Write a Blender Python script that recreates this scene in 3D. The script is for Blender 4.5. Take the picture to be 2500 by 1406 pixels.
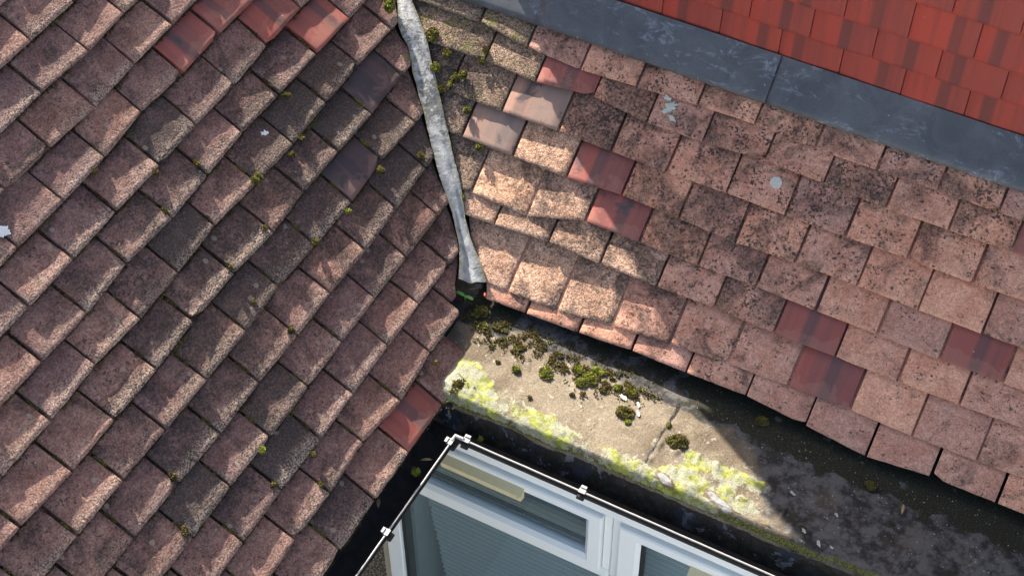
import bpy, math, random
from mathutils import Vector, Matrix, noise
D = bpy.data
for o in list(D.objects): D.objects.remove(o)
SC = bpy.context.scene
COL = SC.collection
random.seed(7)

# ------------------------------------------------------------------ camera, sky, sun, exposure
cam = D.cameras.new('camera'); cam_o = D.objects.new('camera', cam); COL.objects.link(cam_o)
cam.sensor_width = 36; cam.lens = 58.7928; cam.clip_start = .05; cam.clip_end = 2000
_r = [[0.882973, -0.353763, 0.308563], [0.469379, 0.674513, -0.569839], [-0.006542, 0.647985, 0.761625]]
_c = [1.29479, -2.50374, 3.62319]
cam_o.matrix_world = Matrix([_r[0]+[_c[0]], _r[1]+[_c[1]], _r[2]+[_c[2]], [0,0,0,1]])
SC.camera = cam_o

SUN_AZ = math.radians(145.4)      # direction towards the sun, counter-clockwise from +X
SUN_EL = math.radians(37.0)
W = D.worlds.new('World'); SC.world = W; W.use_nodes = True
wn = W.node_tree.nodes; wl = W.node_tree.links
bg = wn['Background']
sky = wn.new('ShaderNodeTexSky'); sky.sky_type = 'NISHITA'; sky.sun_disc = False
sky.sun_elevation = SUN_EL; sky.sun_rotation = math.pi/2 - SUN_AZ
sky.air_density = 1.0; sky.dust_density = 4.0; sky.ozone_density = .6
wl.new(sky.outputs[0], bg.inputs[0]); bg.inputs[1].default_value = .098
sl = D.lights.new('sun', 'SUN'); sl.energy = 5.0; sl.angle = math.radians(.53); sl.color = (1, .93, .82)
so = D.objects.new('sun', sl); COL.objects.link(so)
sd = Vector((math.cos(SUN_AZ)*math.cos(SUN_EL), math.sin(SUN_AZ)*math.cos(SUN_EL), math.sin(SUN_EL)))
so.location = sd*20; so.rotation_euler = sd.to_track_quat('Z', 'Y').to_euler()
vs = SC.view_settings
vs.view_transform = 'Standard'; vs.look = 'None'; vs.gamma = 1; vs.exposure = 1.70
vs.use_curve_mapping = False

# ------------------------------------------------------------------ measured data (metres, in the planes of the two roofs / world)
PL, PR, OLX = 0.69698, 0.73374, -0.11035
TILES_L=[
(-0.4145,1.7604,-0.2422,1.758,0,0.3,0),(-0.5019,1.6502,-0.3213,1.6513,0,0.3,0),(-0.3213,1.6513,-0.1591,1.6501,0,0.3,0),
(-0.7559,1.5455,-0.5781,1.5422,0,0.3,0),(-0.5781,1.5422,-0.4091,1.5378,0,0.3,0),(-0.4091,1.5378,-0.2434,1.5411,0,0.3,0),
(-0.2434,1.5411,-0.0774,1.5458,0,0.3,0),(-0.0774,1.5458,0.0973,1.5425,0,0.3,0),(-0.8349,1.4334,-0.6675,1.4352,0,0.3,0),
(-0.6675,1.4352,-0.4922,1.434,0,0.3,0),(-0.4922,1.434,-0.3248,1.4313,0,0.3,0),(-0.3248,1.4313,-0.1567,1.4302,0,0.3,0),
(-0.1567,1.4302,0.0128,1.4324,0,0.3,0),(0.0128,1.4324,0.1699,1.4376,0,0.3,0),(-0.9216,1.3243,-0.7538,1.3247,0,0.3,0),
(-0.7538,1.3247,-0.5831,1.3253,0,0.3,0),(-0.5831,1.3253,-0.4069,1.3269,0,0.3,0),(-0.4069,1.3269,-0.2335,1.319,0,0.3,0),
(-0.2335,1.319,-0.0827,1.3263,0,0.3,0),(-0.0827,1.3263,0.0834,1.326,0,0.3,0),(0.0834,1.326,0.2503,1.3333,0,0.3,0),
(-1.0104,1.2177,-0.8336,1.2161,0,0.3,0),(-0.8336,1.2161,-0.6646,1.2238,0,0.3,0),(-0.6646,1.2238,-0.5008,1.2208,0,0.3,0),
(-0.5008,1.2208,-0.3333,1.2138,0,0.3,0),(-0.3333,1.2138,-0.1643,1.2207,0,0.3,0),(-0.1643,1.2207,-0,1.2221,0,0.3,0),(-0,1.2221,0.1717,1.2245,0,0.3,0),
(0.1717,1.2245,0.3368,1.2248,0,0.3,0),(0.3368,1.2248,0.5073,1.2269,0,0.3,0),(-1.2606,1.116,-1.0928,1.1118,0,0.3,0),
(-1.0928,1.1118,-0.9231,1.1126,0,0.3,0),(-0.9231,1.1126,-0.7525,1.113,0,0.3,0),(-0.7525,1.113,-0.5842,1.1114,0,0.3,0),
(-0.5842,1.1114,-0.4194,1.1134,0,0.3,0),(-0.4194,1.1134,-0.2507,1.1257,0,0.33,0),(-0.2507,1.1257,-0.0814,1.1184,0,0.32,0),
(-0.0814,1.1184,0.0858,1.122,1,0.31,0),(0.0858,1.122,0.2536,1.1187,1,0.31,0),(0.2536,1.1187,0.43,1.113,0,0.3,0),(0.43,1.113,0.5953,1.1143,0,0.3,0),
(-1.3455,1.0043,-1.177,1.004,0,0.3,0),(-1.177,1.004,-1.0099,1.0045,0,0.3,0),(-1.0099,1.0045,-0.8438,1.0016,0,0.3,0),
(-0.8438,1.0016,-0.6773,1.0031,0,0.3,0),(-0.6773,1.0031,-0.5052,1.0039,0,0.31,0),(-0.5052,1.0039,-0.326,1.0038,0,0.38,0),
(-0.326,1.0038,-0.1647,1.0063,0,0.69,0),(-0.1647,1.0063,0.0063,1.0035,0,0.34,0),(0.0063,1.0035,0.1728,1.0109,0,0.39,0.01),
(0.1728,1.0109,0.3407,1.014,1,0.35,0),(0.3407,1.014,0.5114,1.0052,0,0.31,0),(0.5114,1.0052,0.6859,1.0066,0,0.3,0),
(-1.4242,0.9022,-1.2615,0.8981,0,0.3,0),(-1.2615,0.8981,-1.094,0.8977,0,0.3,0),(-1.094,0.8977,-0.9218,0.8956,0,0.3,0),
(-0.9218,0.8956,-0.7555,0.892,0,0.3,0),(-0.7555,0.892,-0.5869,0.9016,0,0.44,0),(-0.5869,0.9016,-0.4121,0.8936,0,0.53,0),
(-0.4121,0.8936,-0.2466,0.8995,0,0.79,0),(-0.2466,0.8995,-0.0843,0.9065,0,0.37,0.01),(-0.0843,0.9065,0.0869,0.9012,0,0.59,0.11),
(0.0869,0.9012,0.2678,0.8994,0,0.61,0.26),(0.2678,0.8994,0.4365,0.8976,1,0.39,0.07),(0.4365,0.8976,0.6008,0.8961,0,0.31,0.07),
(0.6008,0.8961,0.7596,0.8972,0,0.3,0.01),(-1.514,0.7858,-1.345,0.7871,0,0.3,0),(-1.345,0.7871,-1.1904,0.791,0,0.3,0),
(-1.1904,0.791,-1.0155,0.7916,0,0.3,0),(-1.0155,0.7916,-0.8396,0.7985,0,0.3,0),(-0.8396,0.7985,-0.6722,0.7891,0,0.37,0),
(-0.6722,0.7891,-0.5109,0.7935,0,0.56,0),(-0.5109,0.7935,-0.3407,0.8018,0,0.91,0),(-0.3407,0.8018,-0.1622,0.7924,0,0.45,0.01),
(-0.1622,0.7924,0.0031,0.7872,0,0.59,0.28),(0.0031,0.7872,0.1756,0.7927,0,0.95,0.67),(0.1756,0.7927,0.3449,0.795,0,0.67,0.2),
(0.3449,0.795,0.5169,0.7896,0,0.39,0.49),(0.5169,0.7896,0.6836,0.795,0,0.31,0.22),(-1.595,0.6822,-1.4278,0.6847,0,0.3,0),
(-1.4278,0.6847,-1.2496,0.6875,0,0.3,0),(-1.2496,0.6875,-1.0724,0.6781,0,0.3,0),(-1.0724,0.6781,-0.9094,0.6796,0,0.32,0),
(-0.9094,0.6796,-0.7423,0.6802,0,0.46,0),(-0.7423,0.6802,-0.5802,0.6868,0,0.72,0),(-0.5802,0.6868,-0.4008,0.6867,0,0.62,0),
(-0.4008,0.6867,-0.235,0.6769,0,0.82,0),(-0.235,0.6769,-0.0804,0.6845,0,0.62,0.08),(-0.0804,0.6845,0.0911,0.6821,0,0.69,0.49),
(0.0911,0.6821,0.259,0.6794,0,0.84,0.11),(0.259,0.6794,0.4298,0.6841,4,0.72,0.75),(0.4298,0.6841,0.5967,0.6844,0,0.4,0.86),
(0.5967,0.6844,0.7681,0.6811,0,0.31,0.21),(-1.5078,0.5781,-1.3415,0.5751,0,0.3,0),(-1.3415,0.5751,-1.1783,0.5756,0,0.3,0),
(-1.1783,0.5756,-1.006,0.5745,0,0.32,0),(-1.006,0.5745,-0.8412,0.5713,0,0.48,0),(-0.8412,0.5713,-0.6722,0.5695,0,0.49,0),
(-0.6722,0.5695,-0.5002,0.5706,0,0.68,0),(-0.5002,0.5706,-0.3402,0.5762,0,0.71,0),(-0.3402,0.5762,-0.1719,0.5703,0,0.61,0),
(-0.1719,0.5703,0.0051,0.5682,0,0.79,0.04),(0.0051,0.5682,0.1764,0.5768,4,0.69,0.11),(0.1764,0.5768,0.3444,0.5678,0,0.92,0.66),
(0.3444,0.5678,0.5077,0.5768,0,0.6,0.63),(0.5077,0.5768,0.6794,0.5729,0,0.35,0.4),(-1.431,0.4681,-1.2572,0.4692,0,0.3,0),
(-1.2572,0.4692,-1.0931,0.4687,0,0.43,0),(-1.0931,0.4687,-0.92,0.4653,0,0.41,0),(-0.92,0.4653,-0.7524,0.4596,0,0.57,0),
(-0.7524,0.4596,-0.5775,0.4625,0,0.56,0),(-0.5775,0.4625,-0.407,0.4605,0,0.54,0),(-0.407,0.4605,-0.25,0.4613,0,0.36,0),
(-0.25,0.4613,-0.0746,0.4564,0,0.42,0.01),(-0.0746,0.4564,0.0925,0.4611,0,0.64,0.23),(0.0925,0.4611,0.2622,0.467,0,0.76,0.29),
(0.2622,0.467,0.4302,0.4667,0,0.84,0.75),(0.4302,0.4667,0.5987,0.4605,0,0.46,0.25),(-1.3388,0.3599,-1.1723,0.3599,0,0.36,0),
(-1.1723,0.3599,-0.9983,0.3578,0,0.65,0),(-0.9983,0.3578,-0.8379,0.36,0,0.82,0),(-0.8379,0.36,-0.6663,0.3555,0,0.41,0),
(-0.6663,0.3555,-0.4942,0.3558,0,0.95,0),(-0.4942,0.3558,-0.3283,0.3567,0,0.43,0),(-0.3283,0.3567,-0.1631,0.357,0,0.3,0),
(-0.1631,0.357,0.0028,0.3552,0,0.38,0.01),(0.0028,0.3552,0.1747,0.3569,0,0.66,0.3),(0.1747,0.3569,0.3467,0.3525,0,0.54,0.64),
(0.3467,0.3525,0.5125,0.3603,0,0.47,0.16),(-1.2572,0.2547,-1.0856,0.2512,0,0.36,0),(-1.0856,0.2512,-0.923,0.2518,0,0.36,0),
(-0.923,0.2518,-0.7514,0.2518,0,0.56,0),(-0.7514,0.2518,-0.5755,0.2486,0,0.83,0),(-0.5755,0.2486,-0.4161,0.2505,0,0.48,0),
(-0.4161,0.2505,-0.2401,0.2506,0,0.31,0),(-0.2401,0.2506,-0.0794,0.2503,0,0.3,0),(-0.0794,0.2503,0.0891,0.2471,0,0.35,0.01),
(0.0891,0.2471,0.2556,0.2449,0,0.4,0.16),(-1.1722,0.141,-0.9999,0.1449,0,0.3,0),(-0.9999,0.1449,-0.8276,0.1505,0,0.31,0),
(-0.8276,0.1505,-0.6696,0.1457,0,0.41,0),(-0.6696,0.1457,-0.5,0.1527,0,0.45,0),(-0.5,0.1527,-0.3332,0.1328,0,0.31,0),
(-0.3332,0.1328,-0.1644,0.1456,0,0.3,0),(-0.1644,0.1456,0.0042,0.141,0,0.3,0),(0.0042,0.141,0.1611,0.14,0,0.31,0),
(-1.0882,0.0357,-0.9224,0.0372,0,0.3,0),(-0.9224,0.0372,-0.7644,0.0364,0,0.4,0),(-0.7644,0.0364,-0.595,0.037,0,0.79,0),
(-0.595,0.037,-0.4308,0.0359,0,0.31,0),(-0.4308,0.0359,-0.2511,0.0326,1,0.3,0),(-0.2511,0.0326,-0.0783,0.0408,0,0.3,0),]
TILES_R=[
(-0.6395,0.9435,-0.4568,0.9342,0,0.42,0.31),(-0.4568,0.9342,-0.2863,0.9226,0,0.42,0.15),(-0.2863,0.9226,-0.1219,0.9269,0,0.42,0.02),
(-0.1219,0.9269,0.0505,0.9292,0,0.42,0),(0.0505,0.9292,0.2199,0.9317,0,0.42,0),(0.2199,0.9317,0.384,0.9291,0,0.43,0),
(0.384,0.9291,0.5548,0.9256,0,0.43,0),(0.5548,0.9256,0.7191,0.9258,0,0.42,0),(0.7191,0.9258,0.8844,0.9277,0,0.42,0),
(0.8844,0.9277,1.0413,0.9247,0,0.42,0),(-0.8052,0.8262,-0.4879,0.8211,2,0.42,0.69),(-0.4879,0.8211,-0.329,0.8006,2,0.42,1.03),
(-0.329,0.8006,-0.1624,0.7912,0,0.42,0.27),(-0.1624,0.7912,0.0055,0.7978,0,0.45,0),(0.0055,0.7978,0.1813,0.8046,0,0.45,0),
(0.1813,0.8046,0.346,0.8079,0,0.51,0),(0.346,0.8079,0.5175,0.7988,0,0.49,0),(0.5175,0.7988,0.6877,0.7999,0,0.47,0),
(0.6877,0.7999,0.8507,0.801,0,0.45,0),(0.8507,0.801,1.0106,0.8,0,0.53,0),(1.0106,0.8,1.1682,0.8039,0,0.44,0),
(-0.7444,0.7253,-0.4356,0.7272,2,0.42,0.99),(-0.4356,0.7272,-0.2718,0.7192,2,0.42,0.55),(-0.2718,0.7192,-0.0997,0.7354,1,0.44,0.05),
(-0.0997,0.7354,0.0661,0.7166,0,0.62,0),(0.0661,0.7166,0.2304,0.7174,0,0.55,0),(0.2304,0.7174,0.4048,0.7276,0,0.63,0),
(0.4048,0.7276,0.5716,0.7227,0,0.56,0),(0.5716,0.7227,0.7442,0.7159,0,0.62,0),(0.7442,0.7159,0.9107,0.7173,0,0.43,0),
(0.9107,0.7173,1.0732,0.7188,0,0.76,0),(1.0732,0.7188,1.2331,0.7195,1,0.4,0),(-0.6863,0.6142,-0.5039,0.6138,2,0.42,0.68),
(-0.5039,0.6138,-0.336,0.6113,2,0.42,0.6),(-0.336,0.6113,-0.1612,0.6137,5,0.44,0.07),(-0.1612,0.6137,0.0003,0.6117,0,0.68,0),
(0.0003,0.6117,0.1669,0.6092,0,0.52,0),(0.1669,0.6092,0.3394,0.6125,0,0.69,0),(0.3394,0.6125,0.5063,0.6106,0,0.73,0),
(0.5063,0.6106,0.6739,0.6116,0,0.58,0),(0.6739,0.6116,0.8405,0.6136,0,0.51,0),(0.8405,0.6136,1.0145,0.611,0,0.4,0),
(1.0145,0.611,1.1773,0.6156,0,0.37,0),(1.1773,0.6156,1.3309,0.6181,0,0.37,0),(-0.6121,0.5091,-0.423,0.5078,2,0.42,0.57),
(-0.423,0.5078,-0.2615,0.5059,5,0.42,0.14),(-0.2615,0.5059,-0.093,0.503,3,0.45,0.01),(-0.093,0.503,0.0724,0.5111,1,0.47,0),
(0.0724,0.5111,0.2418,0.5054,0,0.54,0),(0.2418,0.5054,0.4078,0.4988,0,0.66,0),(0.4078,0.4988,0.5769,0.5041,0,0.71,0),
(0.5769,0.5041,0.7473,0.5045,0,0.47,0),(0.7473,0.5045,0.9119,0.5008,0,0.32,0),(0.9119,0.5008,1.0797,0.5011,0,0.3,0),
(1.0797,0.5011,1.2402,0.5044,0,0.27,0),(-0.5336,0.3758,-0.3382,0.3713,2,0.42,0.48),(-0.3382,0.3713,-0.1633,0.3654,3,0.42,0.08),
(-0.1633,0.3654,0.0007,0.4095,3,0.44,0),(0.0007,0.4095,0.1644,0.4092,1,0.62,0),(0.1644,0.4092,0.3372,0.4066,0,0.58,0),
(0.3372,0.4066,0.5016,0.4093,0,0.64,0),(0.5016,0.4093,0.6703,0.406,0,0.51,0),(0.6703,0.406,0.8395,0.4056,0,0.32,0),
(0.8395,0.4056,1.0068,0.4026,0,0.24,0),(1.0068,0.4026,1.1705,0.4043,1,0.25,0),(1.1705,0.4043,1.3335,0.4083,0,0.25,0),
(-0.4658,0.3028,-0.2434,0.311,3,0.42,0.2),(-0.2434,0.311,-0.0776,0.3212,3,0.42,0),(-0.0776,0.3212,0.0817,0.3159,3,0.49,0),
(0.0817,0.3159,0.2517,0.3149,3,0.63,0),(0.2517,0.3149,0.4174,0.3183,0,0.58,0),(0.4174,0.3183,0.5903,0.311,0,0.48,0),
(0.5903,0.311,0.76,0.3133,1,0.33,0),(0.76,0.3133,0.9281,0.312,0,0.22,0),(0.9281,0.312,1.0934,0.3135,0,0.2,0),(1.0934,0.3135,1.2593,0.3167,0,0.24,0),
(1.2593,0.3167,1.4182,0.3198,0,0.33,0),(-0.3337,0.1574,-0.1387,0.1515,3,0.42,0),(-0.1387,0.1515,0.0137,0.1543,3,0.42,0),
(0.0137,0.1543,0.1733,0.1716,3,0.44,0),(0.1733,0.1716,0.3391,0.1853,0,0.43,0),(0.3391,0.1853,0.5055,0.1935,0,0.42,0),
(0.5055,0.1935,0.6732,0.1966,0,0.35,0),(0.6732,0.1966,0.845,0.1995,1,0.24,0),(0.845,0.1995,1.012,0.1953,0,0.17,0),
(1.012,0.1953,1.1823,0.1975,0,0.2,0),(1.1823,0.1975,1.3499,0.2014,0,0.3,0),(1.3499,0.2014,1.5081,0.203,0,0.38,0),
(-0.2612,0.1098,-0.0685,0.1155,0,0.42,0),(-0.0685,0.1155,0.0906,0.1205,0,0.42,0),(0.0906,0.1205,0.2482,0.1297,0,0.43,0),
(0.2482,0.1297,0.4095,0.1298,0,0.41,0),(0.4095,0.1298,0.5802,0.1328,0,0.38,0),(0.5802,0.1328,0.7523,0.1184,0,0.3,0),
(0.7523,0.1184,0.923,0.1032,0,0.21,0),(0.923,0.1032,1.0927,0.1176,0,0.19,0),(1.0927,0.1176,1.2633,0.1183,0,0.25,0),
(1.2633,0.1183,1.4275,0.1192,0,0.34,0),(1.0413,0.9247,1.2086,0.925,0,0.42,0),(1.2086,0.925,1.3746,0.9258,0,0.42,0),
(1.3746,0.9258,1.5448,0.9252,0,0.42,0),(1.5448,0.9252,1.714,0.9255,0,0.42,0),(1.714,0.9255,1.8819,0.9245,0,0.42,0),
(1.8819,0.9245,2.0473,0.9262,0,0.42,0),(1.1682,0.8039,1.3366,0.8069,0,0.41,0),(1.3366,0.8069,1.5064,0.8073,0,0.42,0),
(1.5064,0.8073,1.6739,0.8089,0,0.42,0),(1.6739,0.8089,1.8416,0.8108,0,0.42,0),(1.8416,0.8108,2.0095,0.811,0,0.42,0),
(1.2331,0.7195,1.3993,0.7223,0,0.41,0),(1.3993,0.7223,1.5677,0.7218,0,0.42,0),(1.5677,0.7218,1.7374,0.7208,0,0.42,0),
(1.7374,0.7208,1.907,0.7194,0,0.42,0),(1.907,0.7194,2.0764,0.7181,0,0.42,0),(1.3309,0.6181,1.4966,0.6174,0,0.41,0),
(1.4966,0.6174,1.6629,0.6181,0,0.42,0),(1.6629,0.6181,1.8315,0.6187,0,0.42,0),(1.8315,0.6187,2.0001,0.6182,0,0.42,0),
(1.2402,0.5044,1.4087,0.5057,0,0.34,0),(1.4087,0.5057,1.577,0.5047,0,0.41,0),(1.577,0.5047,1.744,0.5045,0,0.42,0),
(1.744,0.5045,1.9114,0.5067,0,0.42,0),(1.9114,0.5067,2.0781,0.5054,0,0.42,0),(1.3335,0.4083,1.5015,0.4091,0,0.38,0),
(1.5015,0.4091,1.6696,0.4079,0,0.41,0),(1.6696,0.4079,1.8369,0.4075,0,0.42,0),(1.8369,0.4075,2.0069,0.4063,0,0.42,0),
(1.4182,0.3198,1.5866,0.3191,0,0.4,0),(1.5866,0.3191,1.7555,0.3195,0,0.42,0),(1.7555,0.3195,1.9219,0.3224,0,0.42,0),
(1.9219,0.3224,2.0906,0.3218,0,0.42,0),(1.5081,0.203,1.6753,0.2027,0,0.41,0),(1.6753,0.2027,1.8438,0.2034,0,0.42,0),
(1.8438,0.2034,2.0123,0.204,0,0.42,0),(1.4275,0.1192,1.5936,0.1183,0,0.4,0),(1.5936,0.1183,1.7606,0.1185,0,0.42,0),
(1.7606,0.1185,1.9298,0.1167,0,0.42,0),(1.9298,0.1167,2.098,0.1176,0,0.42,0),]
VALLEY_L=[
(0.6654,0.8814),(0.6021,0.8353),(0.5312,0.7803),(0.5086,0.7108),(0.4703,0.6864),(0.4297,0.6289),(0.3822,0.5649),(0.3368,0.5108),(0.2658,0.4203),
(0.24,0.3739),(0.1964,0.3099),(0.143,0.2539),(0.1144,0.2271),(0.0549,0.203),(-0.008,0.1504),(-0.0349,0.1118),]
VALLEY_R=[
(-0.7418,0.8814),(-0.7066,0.8192),(-0.6414,0.762),(-0.5909,0.6907),(-0.5422,0.624),(-0.4802,0.5331),(-0.4201,0.4468),(-0.3604,0.3645),
(-0.3207,0.2864),(-0.2688,0.2301),(-0.2262,0.1876),(-0.2005,0.1548),(-0.1943,0.139),(-0.1881,0.1231),]
CARPET=[
(-0.1976,0.0475,0.0244),(-0.1931,0.0749,0.0222),(-0.1549,0.0286,0.0244),(-0.1143,0.0367,0.0222),(-0.0811,0.0345,0.0178),(-0.0506,0.0131,0.02),
(-0.0365,0.0465,0.0222),(-0.0496,-0.0057,0.0133),(-0.0175,-0.0018,0.0178),(-0.0162,0.0685,0.0178),(0.0239,0.0522,0.02),(0.0642,0.0347,0.02),
(0.0947,0.0411,0.0178),(0.063,0.0053,0.0133),(0.1312,0.0379,0.0178),(0.1079,0.0051,0.0156),(0.1657,0.0433,0.02),(0.2061,0.0362,0.0156),
(0.2227,0.0527,0.02),(0.2622,0.0468,0.0178),(0.2887,0.0373,0.0156),(0.3208,0.0309,0.0156),(0.3548,0.0303,0.0133),(0.3179,0.0062,0.0111),
(-0.1475,-0.0085,0.0111),(-0.1005,-0.0244,0.0089),(0.242,0.0127,0.0111),(-0.1185,-0.1766,0.0156),(-0.1279,-0.2048,0.0156),(-0.1143,-0.2515,0.0133),
(-0.1082,0.0613,0.0133),(-0.0311,0.012,0.0133),(0.0218,0.0317,0.0244),(0.0807,0.0146,0.0244),(0.1228,0.005,0.0244),(0.1792,0.0158,0.0278),
(0.2262,0.0201,0.0267),(0.2771,0.0157,0.0222),(-0.0942,0.0113,0.0244),(-0.0277,0.0057,0.02),(-0.131,0.0083,0.02),(0.2236,-0.0124,0.0178),
(0.186,-0.0477,0.0133),]
DARKP=[
(0.4726,0.0875,0.0667),(0.5685,0.0845,0.0556),(0.6319,0.0726,0.0556),(0.6946,0.0608,0.0667),(0.7659,0.0541,0.0667),(0.8412,0.0645,0.0556),
(0.8316,0.0019,0.0444),(0.9336,0.027,0.0667),(0.97,0.0179,0.0333),(1.0972,0.0289,0.0667),(1.208,0.0185,0.0667),(1.3168,0.0083,0.0667),
(0.5483,0.1043,0.0667),(0.5163,0.0419,0.0444),(1.0536,-0.0628,0.0333),(1.1223,-0.013,0.0333),(0.8582,-0.1792,0.0278),]
CRUST=[
(-0.1952,-0.1303),(-0.1159,-0.1013),(-0.0454,-0.1382),(-0.0369,-0.1539),(0.0357,-0.1574),(0.0661,-0.1613),(0.1261,-0.1707),(0.2283,-0.1813),
(0.3142,-0.1863),(0.4209,-0.1882),(0.4533,-0.1827),(0.5255,-0.1376),(0.5892,-0.1256),(0.6698,-0.1541),(0.7453,-0.2004),(0.8037,-0.2079),]
LIP=[
(-0.1971,-0.2058),(-0.1024,-0.2058),(-0.0164,-0.2035),(0.0796,-0.1986),(0.229,-0.2065),(0.3485,-0.208),(0.4692,-0.2163),(0.584,-0.2165),
(0.6988,-0.2213),(0.7894,-0.2254),(0.8706,-0.2365),(0.9836,-0.2496),]
MOSS_L=[
(-0.7252,-0.1641,0.5147,24,5),(-0.7896,0.0972,0.5687,16,2),(-0.3811,-0.7115,0.2267,14,4),(-0.4047,-1.0033,0.2464,14,3),(-0.484,-0.9201,0.3128,14,3),
(-0.5409,-0.0274,0.3604,10,4),(-0.3231,-0.7588,0.1781,12,3),(-0.961,-0.4687,0.7121,13,2),(-0.8786,-0.3526,0.6431,14,3),(-0.7119,0.0342,0.5036,14,1),
(-0.703,-0.0271,0.4961,13,1),(-0.8319,-0.249,0.604,11,1),(-0.7579,0.5623,0.5421,26,4),(-0.4927,0.274,0.3201,18,1),(-0.5416,0.1439,0.361,17,1),
(-0.8166,-0.4118,0.5912,13,2),(-0.6533,-0.4003,0.4545,15,2),(-0.6505,-0.2465,0.4522,9,1),(-0.5533,-0.169,0.3708,14,1),(-0.4811,-0.4106,0.3104,14,2),
(-0.2466,-0.6704,0.1141,10,3),(-0.2955,-0.6242,0.155,11,1),(-0.5732,-0.4241,0.3875,9,1),(-0.2018,-0.1781,0.0766,8,1),]
MOSS_R=[
(-0.5657,0.4929,0.4445,17,0),(-0.5019,0.4897,0.4415,11,1),(-0.4788,0.4981,0.4491,15,1),(-0.5262,0.4557,0.4109,13,1),(-0.5079,0.4711,0.4248,8,0),
(-0.4419,0.5618,0.5066,10,2),(-0.4406,0.5371,0.4843,11,2),(-0.6089,0.5547,0.5002,22,1),(-0.5488,0.5286,0.4767,14,1),(-0.432,0.4315,0.3891,12,1),
(-0.36,0.369,0.3327,12,1),(-0.3558,0.262,0.2363,7,0),]
MOSS_F=[
(-0.0126,-0.0708,13,1),(0.0647,-0.0444,24,1),(0.1365,0.0075,20,1),(0.1774,-0.0055,26,1),(0.1798,0.0271,13,0),(0.1992,0.0278,12,0),
(0.1621,-0.0292,20,1),(0.2944,0.0047,22,2),(0.2606,-0.0007,14,1),(0.31,-0.0635,28,2),(0.3295,-0.0894,9,0),(0.4729,-0.0852,30,2),(0.4293,-0.0489,8,1),
(0.1595,-0.0754,7,3),(0.0626,-0.1356,6,3),(-0.1236,-0.1901,18,3),(-0.0687,-0.0718,7,3),(-0.1911,0.0593,26,2),(0.6414,0.0776,20,2),
(0.9646,0.0178,15,2),]
FLAKE=[
(0.2852,-0.0217,13),(0.3304,-0.0255,9),(0.342,-0.0527,9),(0.7967,-0.0943,8),(0.8631,-0.1861,9),(0.9092,-0.2036,10),(0.9418,-0.1984,6),
(0.9187,-0.1037,7),(0.4897,-0.2065,20),(0.6466,-0.2054,40),]
SEED=[
(-0.2791,0.0735),(-0.2221,0.0697),(-0.2505,0.0716),(-0.2011,0.1026),]
LICH=[
(0.4532,0.5072,0.4573,16),(0.1134,0.5762,0.5195,16),(0.0993,0.5916,0.5335,9),(0.129,0.5577,0.5028,9),(-1.0023,-0.7497,0.7467,16),
(-0.771,-0.0329,0.5531,9),]
CRACK=[
(0.4293,0.0113),(0.4228,-0.1873),]


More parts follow.
